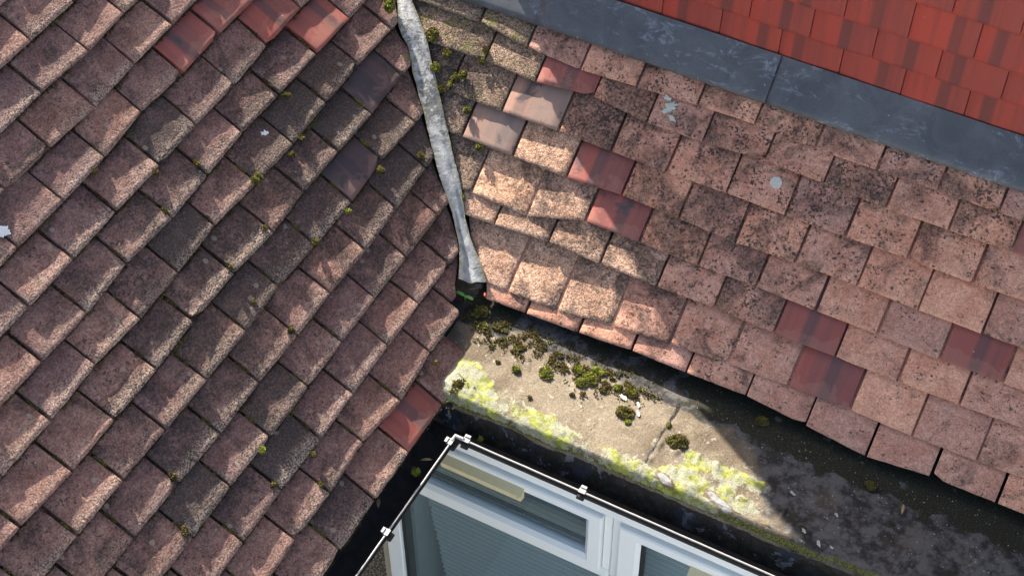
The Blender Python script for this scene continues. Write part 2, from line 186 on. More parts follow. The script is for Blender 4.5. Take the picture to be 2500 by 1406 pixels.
# ------------------------------------------------------------------ helpers
def tag(o, label=None, cat=None, group=None, kind=None):
    if label: o['label'] = label
    if cat: o['category'] = cat
    if group: o['group'] = group
    if kind: o['kind'] = kind
    return o
def link(o, parent=None):
    COL.objects.link(o)
    if parent: o.parent = parent
    return o
def empty(name, loc=(0,0,0)):
    o = D.objects.new(name, None); o.location = loc; o.empty_display_size = .1
    return link(o)
class MB:
    def __init__(s): s.v = []; s.f = []; s.sm = []; s.mi = []
    def add(s, vs, fs, smooth=False, mi=0):
        b = len(s.v); s.v += [tuple(v) for v in vs]
        for f in fs: s.f.append(tuple(i+b for i in f)); s.sm.append(smooth); s.mi.append(mi)
    def box(s, x0, x1, y0, y1, z0, z1, bev=0, mi=0):
        if bev <= 0:
            vs = [(x,y,z) for z in (z0,z1) for y in (y0,y1) for x in (x0,x1)]
            s.add(vs, [(0,2,3,1),(4,5,7,6),(0,1,5,4),(2,6,7,3),(0,4,6,2),(1,3,7,5)], mi=mi); return
        b = bev
        # chamfered box: three vertices per corner
        vs = []; idx = {}
        for sx in (0,1):
            for sy in (0,1):
                for sz in (0,1):
                    X = (x0,x1)[sx]; Y = (y0,y1)[sy]; Z = (z0,z1)[sz]
                    ix = b if sx == 0 else -b; iy = b if sy == 0 else -b; iz = b if sz == 0 else -b
                    idx[(sx,sy,sz)] = len(vs)
                    vs += [(X, Y+iy, Z+iz), (X+ix, Y, Z+iz), (X+ix, Y+iy, Z)]
        F = []
        g = lambda a,b_,c,k: idx[(a,b_,c)]+k
        F.append((g(0,0,0,0),g(0,0,1,0),g(0,1,1,0),g(0,1,0,0))); F.append((g(1,0,0,0),g(1,1,0,0),g(1,1,1,0),g(1,0,1,0)))
        F.append((g(0,0,0,1),g(1,0,0,1),g(1,0,1,1),g(0,0,1,1))); F.append((g(0,1,0,1),g(0,1,1,1),g(1,1,1,1),g(1,1,0,1)))
        F.append((g(0,0,0,2),g(0,1,0,2),g(1,1,0,2),g(1,0,0,2))); F.append((g(0,0,1,2),g(1,0,1,2),g(1,1,1,2),g(0,1,1,2)))
        for a in (0,1):
            for c in (0,1):
                F.append((g(a,c,0,0),g(a,c,1,0),g(a,c,1,1),g(a,c,0,1)))
                F.append((g(a,0,c,0),g(a,1,c,0),g(a,1,c,2),g(a,0,c,2)))
                F.append((g(0,a,c,1),g(1,a,c,1),g(1,a,c,2),g(0,a,c,2)))
                for e in (0,1): F.append((g(a,c,e,0),g(a,c,e,1),g(a,c,e,2)))
        s.add(vs, F, mi=mi)
    def tube(s, pts, r, n=8, caps=True, smooth=True, mi=0):
        pts = [Vector(p) for p in pts]; rings = []
        for i, p in enumerate(pts):
            d = (pts[min(i+1,len(pts)-1)]-pts[max(i-1,0)]).normalized()
            a = d.cross(Vector((0,0,1)))
            if a.length < 1e-3: a = d.cross(Vector((1,0,0)))
            a.normalize(); b = a.cross(d)
            rr = r[i] if isinstance(r, (list,tuple)) else r
            rings.append([p+(a*math.cos(2*math.pi*k/n)+b*math.sin(2*math.pi*k/n))*rr for k in range(n)])
        vs = [v for g in rings for v in g]
        fs = [(i*n+k, i*n+(k+1)%n, (i+1)*n+(k+1)%n, (i+1)*n+k) for i in range(len(pts)-1) for k in range(n)]
        s.add(vs, fs, smooth, mi)
        if caps: s.add(rings[0], [tuple(range(n))], mi=mi); s.add(rings[-1], [tuple(range(n))[::-1]], mi=mi)
    def mesh(s, name):
        m = D.meshes.new(name); m.from_pydata(s.v, [], s.f); m.polygons.foreach_set('use_smooth', s.sm)
        m.polygons.foreach_set('material_index', s.mi); m.update()
        return m
    def build(s, name, mat, parent=None, fix=True):
        m = s.mesh(name)
        if fix:
            import bmesh
            bm = bmesh.new(); bm.from_mesh(m); bmesh.ops.recalc_face_normals(bm, faces=bm.faces); bm.to_mesh(m); bm.free()
        for q in (mat if isinstance(mat, (list,tuple)) else [mat]): m.materials.append(q)
        return link(D.objects.new(name, m), parent)

# ------------------------------------------------------------------ node materials
class NT:
    def __init__(s, name):
        s.m = D.materials.new(name); s.m.use_nodes = True; s.n = s.m.node_tree.nodes; s.l = s.m.node_tree.links
        s.b = s.n['Principled BSDF']
    def node(s, t, **kw):
        n = s.n.new(t)
        for k, v in kw.items(): setattr(n, k, v)
        return n
    def put(s, sock, v):
        if isinstance(v, bpy.types.NodeSocket): s.l.new(v, sock)
        elif isinstance(v, (tuple,list)): sock.default_value = (*v, 1) if len(v) == 3 and len(sock.default_value) == 4 else v
        else: sock.default_value = v
    def math(s, op, a, b=0, c=None, clamp=False):
        n = s.node('ShaderNodeMath', operation=op, use_clamp=clamp); s.put(n.inputs[0], a); s.put(n.inputs[1], b)
        if c is not None: s.put(n.inputs[2], c)
        return n.outputs[0]
    def noise(s, vec, scale, detail=3, rough=.55, dist=0):
        n = s.node('ShaderNodeTexNoise'); s.put(n.inputs['Vector'], vec); s.put(n.inputs['Scale'], scale)
        n.inputs['Detail'].default_value = detail; n.inputs['Roughness'].default_value = rough; n.inputs['Distortion'].default_value = dist
        return n.outputs['Fac']
    def voro(s, vec, scale, feature='F1', out='Distance', rnd=1):
        n = s.node('ShaderNodeTexVoronoi', feature=feature); s.put(n.inputs['Vector'], vec); s.put(n.inputs['Scale'], scale)
        n.inputs['Randomness'].default_value = rnd
        return n.outputs[out]
    def ramp(s, f, a, b, lo=0, hi=1):     # smoothstep map
        n = s.node('ShaderNodeMapRange', interpolation_type='SMOOTHSTEP'); s.put(n.inputs[0], f)
        s.put(n.inputs[1], a); s.put(n.inputs[2], b); s.put(n.inputs[3], lo); s.put(n.inputs[4], hi)
        return n.outputs[0]
    def mix(s, f, a, b, mode='MIX'):
        n = s.node('ShaderNodeMix', data_type='RGBA', blend_type=mode); s.put(n.inputs[0], f); s.put(n.inputs[6], a); s.put(n.inputs[7], b)
        return n.outputs[2]
    def vmath(s, op, a, b):
        n = s.node('ShaderNodeVectorMath', operation=op); s.put(n.inputs[0], a); s.put(n.inputs[1], b); return n.outputs[0]
    def attr(s, name, out='Fac'):
        n = s.node('ShaderNodeAttribute'); n.attribute_name = name; return n.outputs[out]
    def obj(s): return s.node('ShaderNodeTexCoord').outputs['Object']
    def sep(s, v):
        n = s.node('ShaderNodeSeparateXYZ'); s.put(n.inputs[0], v); return n.outputs
    def bump(s, h, dist=.002, strength=1, prev=None):
        n = s.node('ShaderNodeBump'); n.inputs['Distance'].default_value = dist; s.put(n.inputs['Strength'], strength); s.put(n.inputs['Height'], h)
        if prev: s.l.new(prev, n.inputs['Normal'])
        return n.outputs[0]
    def out(s, col, rough=.8, normal=None, spec=.5, metal=0):
        s.put(s.b.inputs['Base Color'], col); s.put(s.b.inputs['Roughness'], rough); s.put(s.b.inputs['Metallic'], metal)
        s.b.inputs['Specular IOR Level'].default_value = spec
        if normal: s.l.new(normal, s.b.inputs['Normal'])
        return s.m

def clay(name, c0, c1, cpale, grain=1.0, relief=1.0, spotcol=(.045,.034,.030), edge=.6, disc=.5, spots=1.0, grime=0.0):
    """weathered sand-faced clay; object colour = (dirt, tint, moss, pale)"""
    t = NT(name)
    oi = t.node('ShaderNodeObjectInfo'); rnd = oi.outputs['Random']
    par = t.node('ShaderNodeSeparateColor'); t.l.new(oi.outputs['Color'], par.inputs[0])
    dirt, tint, moss = par.outputs[0], par.outputs[1], par.outputs[2]; pale = oi.outputs['Alpha']
    raw = t.obj(); x, y, z_ = t.sep(raw)
    off = t.node('ShaderNodeCombineXYZ'); t.put(off.inputs[0], t.math('MULTIPLY', rnd, 37.0)); t.put(off.inputs[1], t.math('MULTIPLY', rnd, 91.0))
    v = t.vmath('ADD', raw, off.outputs[0])
    col = t.mix(t.ramp(t.noise(v, 14, 4, .6), .3, .7), c0, c1)
    tn = t.mix(tint, (.80,.80,.86), (1.16,1.08,1.0)); col = t.mix(1, col, tn, 'MULTIPLY')
    fine = t.noise(v, 230, 2, .7); mid = t.noise(v, 85, 4, .7)
    gf = t.ramp(fine, .30, .70); gm_ = t.ramp(mid, .28, .72)
    gr = t.math('MULTIPLY_ADD', gf, .95*grain, 1-.52*grain); gr2 = t.math('MULTIPLY_ADD', gm_, .75*grain, 1-.40*grain)
    col = t.mix(1, col, t.mix(1, gr, gr2, 'MULTIPLY'), 'MULTIPLY')
    # soft soot / algae patches
    big = t.noise(v, 9, 6, .66, .7)
    thr = t.math('MULTIPLY_ADD', dirt, -.37, .695)
    soot = t.ramp(big, t.math('SUBTRACT', thr, .09), t.math('ADD', thr, .10))
    soot = t.math('MULTIPLY', soot, t.ramp(mid, .25, .65, 1.0, .62))
    scol = t.mix(gf, (.017,.014,.014), (.066,.052,.046))
    col = t.mix(t.math('MULTIPLY', soot, .90), col, scol)
    # sharp black lichen spots in colonies
    sp = t.noise(v, 125, 4, .6, .3); colony = t.noise(v, 17, 3, .6)
    sthr = t.math('MULTIPLY_ADD', dirt, -.20, .665); sthr = t.math('MULTIPLY_ADD', colony, -.42, t.math('ADD', sthr, .20))
    spm = t.math('MULTIPLY', t.ramp(sp, sthr, t.math('ADD', sthr, .09)), .85*spots)
    col = t.mix(spm, col, spotcol)
    # larger blots
    bl_ = t.math('ADD', t.voro(v, 34), t.math('MULTIPLY', t.noise(v, 120, 2), .22)); bc = t.sep(t.voro(v, 34, out='Color'))[2]
    bm_ = t.math('MULTIPLY', t.ramp(bl_, .30, .24), t.math('GREATER_THAN', bc, t.math('MULTIPLY_ADD', dirt, -.30, .95)))
    col = t.mix(t.math('MULTIPLY', bm_, .75*spots), col, (.05,.04,.036))
    col = t.mix(t.math('MULTIPLY', t.ramp(dirt, .45, 1.0), .62*grime), col, t.mix(gf, (.040,.030,.028), (.115,.088,.076)))
    # pale round lichen discs
    dn = t.math('MULTIPLY_ADD', t.noise(v, 60, 2), .18, t.voro(v, 26))
    cs = t.sep(t.voro(v, 26, out='Color'))[0]
    dm = t.math('MULTIPLY', t.ramp(dn, .30, .24), t.math('GREATER_THAN', cs, .84))
    col = t.mix(t.math('MULTIPLY', dm, disc), col, (.27,.23,.18))
    # worn pale grains towards the exposed tail
    wob = t.math('MULTIPLY_ADD', t.noise(v, 30, 3), .06, y)
    em = t.math('MULTIPLY', t.ramp(wob, .078, .035), t.ramp(fine, .42, .6))
    em = t.math('MULTIPLY', em, t.math('MULTIPLY', pale, edge))
    col = t.mix(em, col, cpale)
    # bare clean strip just below the tile above
    # moss film / green growth
    mn = t.ramp(t.noise(v, 34, 4, .6), t.math('MULTIPLY_ADD', moss, -.36, .84), t.math('MULTIPLY_ADD', moss, -.33, .97))
    mcol = t.mix(gf, (.045,.045,.016), (.25,.23,.07))
    col = t.mix(t.math('MULTIPLY', mn, t.ramp(mid, .3, .6, .35, .85)), col, mcol)
    # tiny white specks
    ws = t.math('MULTIPLY', t.ramp(t.voro(v, 45), .075, .045), t.math('GREATER_THAN', t.sep(t.voro(v, 45, out='Color'))[1], .96))
    col = t.mix(ws, col, (.55,.53,.50))
    h = t.math('ADD', t.math('MULTIPLY', fine, .45), mid)
    nb = t.bump(h, .0026*relief, 1.0); nb = t.bump(t.noise(v, 30, 3), .0022*relief, .6, nb)
    return t.out(col, .92, nb, .25)
def smooth_tile(name, c0, band, rough=.55, wear=.2):
    """newer smooth tile with a fired dark band running down it"""
    t = NT(name)
    oi = t.node('ShaderNodeObjectInfo'); rnd = oi.outputs['Random']
    par = t.node('ShaderNodeSeparateColor'); t.l.new(oi.outputs['Color'], par.inputs[0])
    raw = t.obj(); x, y, z_ = t.sep(raw)
    off = t.node('ShaderNodeCombineXYZ'); t.put(off.inputs[0], t.math('MULTIPLY', rnd, 37.0)); t.put(off.inputs[2], t.math('MULTIPLY', rnd, 53.0))
    v = t.vmath('ADD', raw, off.outputs[0])
    xs = t.node('ShaderNodeCombineXYZ'); t.put(xs.inputs[0], x); t.put(xs.inputs[1], t.math('MULTIPLY', y, .05)); t.put(xs.inputs[2], t.math('MULTIPLY', rnd, 53.0))
    st2 = t.noise(xs.outputs[0], 55, 2, .5)
    c1 = t.math('MULTIPLY_ADD', par.outputs[1], .085, .032)
    d = t.math('ABSOLUTE', t.math('SUBTRACT', t.math('MULTIPLY_ADD', st2, .016, t.math('SUBTRACT', x, .008)), c1))
    bm = t.ramp(d, .021, .010)
    right = t.ramp(t.math('MULTIPLY_ADD', st2, .02, t.math('SUBTRACT', x, c1)), .012, .022)
    col = t.mix(t.math('MULTIPLY', right, .42), c0, t.mix(.5, c0, band))
    col = t.mix(t.math('MULTIPLY', t.ramp(st2, .45, .62), .28), col, band)
    col = t.mix(t.math('MULTIPLY', bm, .74), col, band)
    pk = t.mix(t.ramp(t.noise(xs.outputs[0], 9, 1), .35, .6), (1,1,1), (.84,1.0,1.1)); col = t.mix(1, col, pk, 'MULTIPLY')
    fine = t.noise(v, 400, 2)
    g = t.math('MULTIPLY_ADD', fine, .35, .83); col = t.mix(1, col, g, 'MULTIPLY')
    dirt = par.outputs[0]
    wn = t.noise(v, 16, 5, .6, .4); wr = t.ramp(t.math('MULTIPLY_ADD', t.ramp(y, .09, .0), .26, wn), .66, .70)
    col = t.mix(t.math('MULTIPLY', wr, t.math('MULTIPLY', wear, t.ramp(fine, .25, .6, .5, .95))), col, (.40,.24,.17))
    thr = t.math('MULTIPLY_ADD', dirt, -.34, .72)
    dm = t.ramp(t.noise(v, 14, 4, .6, .5), thr, t.math('ADD', thr, .12))
    col = t.mix(t.math('MULTIPLY', dm, .85), col, (.05,.042,.045))
    ws = t.math('MULTIPLY', t.ramp(t.voro(v, 40), .07, .05), t.math('GREATER_THAN', t.sep(t.voro(v, 40, out='Color'))[1], .93))
    col = t.mix(ws, col, (.5,.42,.38))
    return t.out(col, rough, t.bump(fine, .0006, .7), .4)

M = {}
M['clay_rose'] = clay('weathered_rose_clay', (.178,.096,.080), (.265,.158,.130), (.47,.37,.28), .72, 1.25, edge=.75, disc=.7, grime=1.0)
M['clay_salmon'] = clay('weathered_salmon_clay', (.50,.245,.165), (.61,.345,.245), (.52,.33,.22), .50, .8, edge=.25, disc=.35, spots=1.1)
M['clay_mossy'] = clay('mossy_crumbled_clay', (.20,.14,.10), (.30,.21,.15), (.38,.31,.18), 1.3, 2.4, edge=.4, disc=.5)
M['clay_buff'] = clay('sandy_buff_clay', (.44,.262,.172), (.58,.375,.26), (.62,.47,.35), .9, 1.5, edge=.4, disc=.3, spots=.8)
M['red_tile'] = smooth_tile('smooth_red_clay', (.30,.075,.055), (.105,.052,.048), .6)
M['purple_tile'] = smooth_tile('purple_brown_clay', (.105,.058,.056), (.05,.036,.042), .6)
M['pink_tile'] = smooth_tile('dusty_pink_clay', (.32,.175,.125), (.19,.125,.105), .75)
M['hung_tile'] = smooth_tile('red_hung_clay', (.38,.050,.031), (.13,.036,.030), .65, .0)
def plain(name, col, rough=.6, spec=.4, var=.25, scale=30, bump=0, metal=0):
    t = NT(name); v = t.obj(); n = t.noise(v, scale, 4, .6)
    c = t.mix(1, col, t.math('MULTIPLY_ADD', n, 2*var, 1-var), 'MULTIPLY')
    return t.out(c, rough, t.bump(n, bump, .8) if bump else None, spec, metal)
M['deck'] = plain('dark_roof_underlay', (.025,.02,.018), .95, .1)
M['upvc'] = plain('white_upvc', (.88,.915,.90), .38, .4, .03, 6)
M['gasket'] = plain('black_rubber', (.012,.012,.013), .5, .4)
M['vent'] = plain('yellowed_plastic', (.70,.62,.37), .5, .4, .12, 40)
M['clip'] = plain('weathered_grey_clip', (.30,.295,.285), .45, .5, .2, 90)
M['rim'] = plain('sunlit_gutter_rim', (.32,.305,.295), .5, .5, .3, 40)  # sunlit highlight on the black gutter's edge, put into a pale colour
M['gutter'] = plain('black_gutter', (.022,.019,.017), .8, .3, .8, 40, .004)
M['soffit'] = plain('dark_fascia', (.035,.033,.032), .7, .3, .4, 20)
M['room'] = plain('room_plaster', (.22,.23,.23), .9, .2, .1)
M['reveal'] = plain('inner_reveal_paint', (.40,.45,.46), .8, .2, .08, 20)
M['slat'] = plain('grey_blind_slat', (.60,.63,.62), .45, .4, .05, 20)
M['slat_glint'] = plain('slat_edge_glint', (.85,.86,.85), .5, .3, .03)  # light caught by the slat edges, put into the colour
M['handle'] = plain('dark_handle', (.03,.033,.036), .35, .5)
M['beige'] = plain('beige_render_strip', (.42,.37,.28), .9, .2, .2, 60, .001)
M['ground'] = plain('paving_ground', (.48,.465,.43), .9, .2, .3, 2)
M['leaf_dry'] = plain('dry_leaf', (.30,.22,.10), .7, .3, .3, 200)
M['green_leaf'] = plain('fresh_seed_leaf', (.26,.55,.10), .4, .5, .15, 60)
M['red_bit'] = plain('red_clay_shard', (.42,.09,.05), .7, .3)
M['flake'] = plain('pale_paint_flake', (.36,.35,.32), .6, .4, .3, 120, .001)
M['lich'] = plain('pale_green_lichen', (.46,.50,.43), .9, .1, .35, 160, .001)
M['lichw'] = plain('white_lichen', (.52,.50,.44), .9, .1, .35, 160, .001)
M['drop'] = plain('white_dropping', (.72,.72,.70), .8, .2, .15, 160)
def lead_mat(name, c0, c1, lights, sc=9):
    t = NT(name); v = t.obj()
    n = t.noise(v, sc, 6, .65, .8); f = t.noise(v, 70, 4, .7)
    c = t.mix(t.ramp(n, .35, .7), c0, c1)
    sx = t.vmath('MULTIPLY', v, (9, 26, 9)); sm = t.noise(sx, 1.0, 5, .72, 1.4)
    wm = t.math('MULTIPLY', t.ramp(sm, .53, .66), t.ramp(f, .38, .58))
    c = t.mix(t.math('MULTIPLY', wm, .65), c, lights)
    ws = t.math('MULTIPLY', t.ramp(t.voro(v, 38), .09, .04), t.math('GREATER_THAN', t.sep(t.voro(v, 38, out='Color'))[1], .80))
    c = t.mix(ws, c, (.35,.36,.37))
    c = t.mix(1, c, t.math('MULTIPLY_ADD', t.noise(v, 260, 2), .5, .75), 'MULTIPLY')
    return t.out(c, t.ramp(n, .2, .8, .42, .62), t.bump(f, .0012, .5), .5)
M['lead'] = lead_mat('dark_lead_sheet', (.068,.072,.079), (.105,.111,.121), (.26,.29,.34))
def valley_mat():
    t = NT('whitened_valley_lead'); v = t.obj()
    n = t.noise(v, 22, 6, .7, .6); f = t.noise(v, 110, 4, .7)
    c = t.mix(t.ramp(n, .38, .66), (.22,.228,.235), (.42,.42,.405))
    dk = t.attr('dark')
    thr = t.math('MULTIPLY_ADD', dk, -.26, .655)
    dm = t.ramp(t.noise(v, 60, 5, .7, .5), t.math('SUBTRACT', thr, .03), t.math('ADD', thr, .06))
    c = t.mix(t.math('MULTIPLY', dm, .8), c, (.085,.082,.07))
    ye = t.math('MULTIPLY', t.attr('edge'), t.ramp(f, .28, .52))
    c = t.mix(t.math('MULTIPLY', ye, .9), c, t.mix(t.ramp(n, .4, .6), (.20,.19,.07), (.07,.065,.05)))
    return t.out(c, .62, t.bump(t.math('ADD', f, n), .003, .7), .4)
M['valley'] = valley_mat()
def felt_mat():
    t = NT('mineral_flat_roof_coating'); v = t.obj()
    li, dk, wh, bk = t.attr('lichen'), t.attr('dark'), t.attr('white'), t.attr('black')
    n = t.noise(v, 9, 6, .6, .4); m = t.noise(v, 45, 5, .65); f = t.noise(v, 230, 3, .6)
    c = t.mix(t.ramp(n, .35, .65), (.108,.082,.053), (.190,.155,.110))
    c = t.mix(1, c, t.math('MULTIPLY_ADD', t.ramp(f,.3,.7), .55, .68), 'MULTIPLY')
    c = t.mix(t.math('MULTIPLY', t.ramp(m, .60, .70), .7), c, (.36,.33,.275))
    # grey slate-coloured wear plus painted eave and dormer shade
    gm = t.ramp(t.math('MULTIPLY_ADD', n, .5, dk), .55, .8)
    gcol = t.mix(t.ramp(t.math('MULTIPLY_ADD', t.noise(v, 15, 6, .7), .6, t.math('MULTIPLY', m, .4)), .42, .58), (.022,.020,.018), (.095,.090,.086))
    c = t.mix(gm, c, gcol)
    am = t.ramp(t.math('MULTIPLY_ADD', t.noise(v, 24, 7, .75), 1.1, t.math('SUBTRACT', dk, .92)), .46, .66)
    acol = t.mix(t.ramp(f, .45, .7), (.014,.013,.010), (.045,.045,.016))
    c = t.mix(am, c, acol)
    # blue-black face towards the gutter
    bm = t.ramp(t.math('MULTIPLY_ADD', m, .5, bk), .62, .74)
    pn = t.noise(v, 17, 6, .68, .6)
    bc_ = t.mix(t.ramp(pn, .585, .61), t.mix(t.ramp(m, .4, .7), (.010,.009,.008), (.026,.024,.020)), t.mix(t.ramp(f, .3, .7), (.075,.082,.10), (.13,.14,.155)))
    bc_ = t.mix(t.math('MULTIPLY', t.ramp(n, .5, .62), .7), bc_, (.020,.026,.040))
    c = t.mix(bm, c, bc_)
    # olive band where the roll turns down
    ol = t.ramp(t.math('MULTIPLY_ADD', m, .6, t.attr('olive')), .62, .86)
    c = t.mix(ol, c, t.mix(t.ramp(f, .35, .65), (.035,.035,.010), (.13,.13,.030)))
    # white lime blotches
    wm = t.ramp(t.math('MULTIPLY_ADD', m, .6, wh), .66, .82)
    c = t.mix(wm, c, t.mix(t.noise(v, 90, 4), (.15,.155,.15), (.30,.30,.29)))
    # yellow-green lichen crust
    lm = t.ramp(t.math('MULTIPLY_ADD', t.noise(v, 48, 6, .72), 1.5, t.math('SUBTRACT', li, .87)), .45, .56)
    lcol = t.mix(t.ramp(m, .38, .62), (.13,.14,.024), (.27,.285,.065))
    lcol = t.mix(t.math('MULTIPLY', t.ramp(t.noise(v, 24, 6, .7), .44, .53), .88), lcol, t.mix(t.ramp(f, .35, .65), (.16,.16,.115), (.27,.265,.215)))
    c = t.mix(lm, c, lcol)
    ws = t.math('MULTIPLY', t.ramp(t.voro(v, 75), .12, .06), t.math('GREATER_THAN', t.sep(t.voro(v, 75, out='Color'))[1], .82))
    c = t.mix(t.math('MULTIPLY', ws, .7), c, (.42,.41,.40))
    h = t.math('ADD', t.math('MULTIPLY', f, .5), m)
    nb = t.bump(h, .003, .8); nb = t.bump(lm, .0016, .6, nb)
    return t.out(c, t.ramp(bk, .2, .8, .9, .55), nb, .3)
M['felt'] = felt_mat()
def moss_mat():
    t = NT('moss_tufts'); a = t.attr('tone')
    n = t.node('ShaderNodeValToRGB'); t.l.new(a, n.inputs[0])
    e = n.color_ramp.elements; e[0].position = 0; e[0].color = (.030,.022,.012,1); e[1].position = 1; e[1].color = (.55,.58,.08,1)
    for p, c in ((.22,(.10,.062,.026)), (.40,(.135,.115,.030)), (.6,(.19,.20,.030)), (.8,(.28,.33,.030))):
        q = e.new(p); q.color = (*c, 1)
    return t.out(n.outputs[0], .8, None, .2)
M['moss'] = moss_mat()
def glass_mat():
    t = NT('window_glass')
    tr = t.node('ShaderNodeBsdfTransparent'); tr.inputs[0].default_value = (.85,.90,.905,1)
    gl = t.node('ShaderNodeBsdfGlossy'); gl.inputs['Roughness'].default_value = .02; gl.inputs[0].default_value = (.9,.97,1,1)
    ge = t.node('ShaderNodeNewGeometry'); dt = t.node('ShaderNodeVectorMath', operation='DOT_PRODUCT'); t.l.new(ge.outputs['Incoming'], dt.inputs[0]); t.l.new(ge.outputs['Normal'], dt.inputs[1])
    fz = t.math('POWER', t.math('SUBTRACT', 1.0, t.math('ABSOLUTE', dt.outputs['Value']), clamp=True), 5.0)
    fz = t.math('MULTIPLY_ADD', fz, .95, .045)
    mx = t.node('ShaderNodeMixShader'); t.l.new(fz, mx.inputs[0]); t.l.new(tr.outputs[0], mx.inputs[1]); t.l.new(gl.outputs[0], mx.inputs[2])
    df = t.node('ShaderNodeBsdfDiffuse'); df.inputs[0].default_value = (.45,.55,.58,1)
    m2 = t.node('ShaderNodeMixShader'); m2.inputs[0].default_value = .05
    t.l.new(mx.outputs[0], m2.inputs[1]); t.l.new(df.outputs[0], m2.inputs[2])
    t.l.new(m2.outputs[0], t.n['Material Output'].inputs['Surface'])
    return t.m
M['glass'] = glass_mat()
def pebble_mat():
    t = NT('pebbledash_render'); v = t.obj(); d = t.voro(v, 110); c3 = t.voro(v, 110, out='Color')
    c = t.mix(t.sep(c3)[0], (.12,.10,.07), (.40,.35,.27)); c = t.mix(t.ramp(d, .3, .6), c, (.09,.08,.06))
    return t.out(c, .9, t.bump(d, -.006, 1), .2)
M['pebble'] = pebble_mat()

# ------------------------------------------------------------------ frames of the sloping planes
FL_ = dict(O=Vector((OLX,0,0)), A=Vector((0,1,0)), U=Vector((-math.cos(PL),0,math.sin(PL))), N=Vector((math.sin(PL),0,math.cos(PL))))
FR_ = dict(O=Vector((0,0,0)), A=Vector((1,0,0)), U=Vector((0,math.cos(PR),math.sin(PR))), N=Vector((0,-math.sin(PR),math.cos(PR))))
WALL_Y = .737
FW_ = dict(O=Vector((0,WALL_Y,0)), A=Vector((1,0,0)), U=Vector((0,0,1)), N=Vector((0,-1,0)))
def PT(F, a, s, h=0): return F['O']+F['A']*a+F['U']*s+F['N']*h
def interp(tab, s):       # tab: (a, s) sorted by falling s
    t = tab[::-1]
    if s <= t[0][1]: k = 0
    elif s >= t[-1][1]: k = len(t)-2
    else: k = max(i for i in range(len(t)-1) if t[i][1] <= s)
    (a0,s0),(a1,s1) = t[k], t[k+1]
    return a0+(a1-a0)*(s-s0)/(s1-s0)

def make_tile(name, parent, F, a0, s0, a1, s1, mat, params, side=0, tab=None, L=.222, th=.0125, slope=.150, rough=1.0, chip=.09, seed=0, gap=.0032, camber=.0022, tiltv=1.0, warp=.0007):
    R = random.Random(seed); w = a1-a0-gap; gp = gap/2
    base_a = a0+gp
    xs = [0,.04,.18,.34,.5,.66,.82,.96,1]
    ys = [0,.0035,.012,.028,.05,.075,.105,.15,.19,L]
    dtail = s1-s0
    def lim(y):
        lo, hi = 0., w
        if side:
            ed = interp(tab, s0+y)-base_a
            if side > 0: hi = min(hi, ed+R.uniform(.004,.006))
            else: lo = max(lo, ed-R.uniform(.004,.006))
        return lo, hi
    y0 = 0
    while y0 < L-.06:
        lo, hi = lim(y0)
        if hi-lo > .016: break
        y0 += .004
    if y0 >= L-.07: return None
    ys = [y0+v*(L-y0)/L for v in ys]
    tlt = R.uniform(-.012,.012)*tiltv; tls = R.uniform(-.02,.02)*tiltv; lift = R.uniform(-.0008,.0012)*tiltv; nz = R.uniform(0,500)
    cl = R.uniform(.005,.014) if R.random() < chip else 0; cr = R.uniform(.005,.018) if R.random() < chip else 0
    jg = .0016*rough
    top = []
    for j, y in enumerate(ys):
        lo, hi = lim(y); row = []
        for i, u in enumerate(xs):
            x = lo+(hi-lo)*u
            if u in (.04,): x = lo+min(.003,(hi-lo)*.2)
            if u == .96: x = hi-min(.003,(hi-lo)*.2)
            yy = y
            if cl: yy = max(yy, y0+cl-(x-lo)*1.1) if yy < cl+y0 else yy
            if cr: yy = max(yy, y0+cr-(hi-x)*1.1) if yy < cr+y0 else yy
            if j < 2: yy += jg*(noise.noise((x*45+nz, nz, 0))*1.0+noise.noise((x*160+nz, nz, 3))*.5)
            if i in (0, len(xs)-1): x += .0007*rough*noise.noise((y*70+nz, i, 1))
            z = -slope*(y-y0*0) + lift + tlt*(x-w/2) + tls*(y-.05)
            z += camber*(1-(2*x/w-1)**2) - camber*1.3*(1-min(y,.12)/.12)**2
            z += warp*noise.noise((x*17+nz, y*17, 5))+.0005*rough*noise.noise((x*40+nz, y*40, 6)) + .0005*rough*noise.noise((x*90+nz, y*90, 8))
            if j == 0: z -= .0022
            if i in (0, len(xs)-1): z -= .0014
            row.append((x, yy+dtail*x/max(w,.01), z))
        top.append(row)
    mb = MB(); nx, ny = len(xs), len(ys)
    flat = [v for r in top for v in r]
    mb.add(flat, [(j*nx+i, j*nx+i+1, (j+1)*nx+i+1, (j+1)*nx+i) for j in range(ny-1) for i in range(nx-1)], True)
    ring = [j*nx for j in range(ny-1,0,-1)]+[i for i in range(nx)]+[j*nx+nx-1 for j in range(1,ny)]
    rv = [flat[k] for k in ring]; n = len(rv)
    low = [(x, y+(.0012 if k_ in range(ny-1,ny+nx-1) else 0), z-th) for k_, (x,y,z) in enumerate(rv)]
    mb.add(rv+low, [(k, n+k, n+k+1, k+1) for k in range(n-1)], False)
    bl = [(x,y,z-th) for (x,y,z) in (top[0][0],top[0][-1],top[-1][-1],top[-1][0])]
    m = mb.mesh(name); m.materials.append(mat)
    o = link(D.objects.new(name, m), parent)
    A, U, N = F['A'], F['U'], F['N']; p = PT(F, base_a, s0)
    o.matrix_local = Matrix(((A.x,U.x,N.x,p.x),(A.y,U.y,N.y,p.y),(A.z,U.z,N.z,p.z),(0,0,0,1)))
    o.color = params
    return o

# ------------------------------------------------------------------ ground
mb = MB(); mb.add([(-400,-400,-2.75),(400,-400,-2.75),(400,400,-2.75),(-400,400,-2.75)], [(0,1,2,3)])
tag(mb.build('ground', M['ground']), kind='structure')

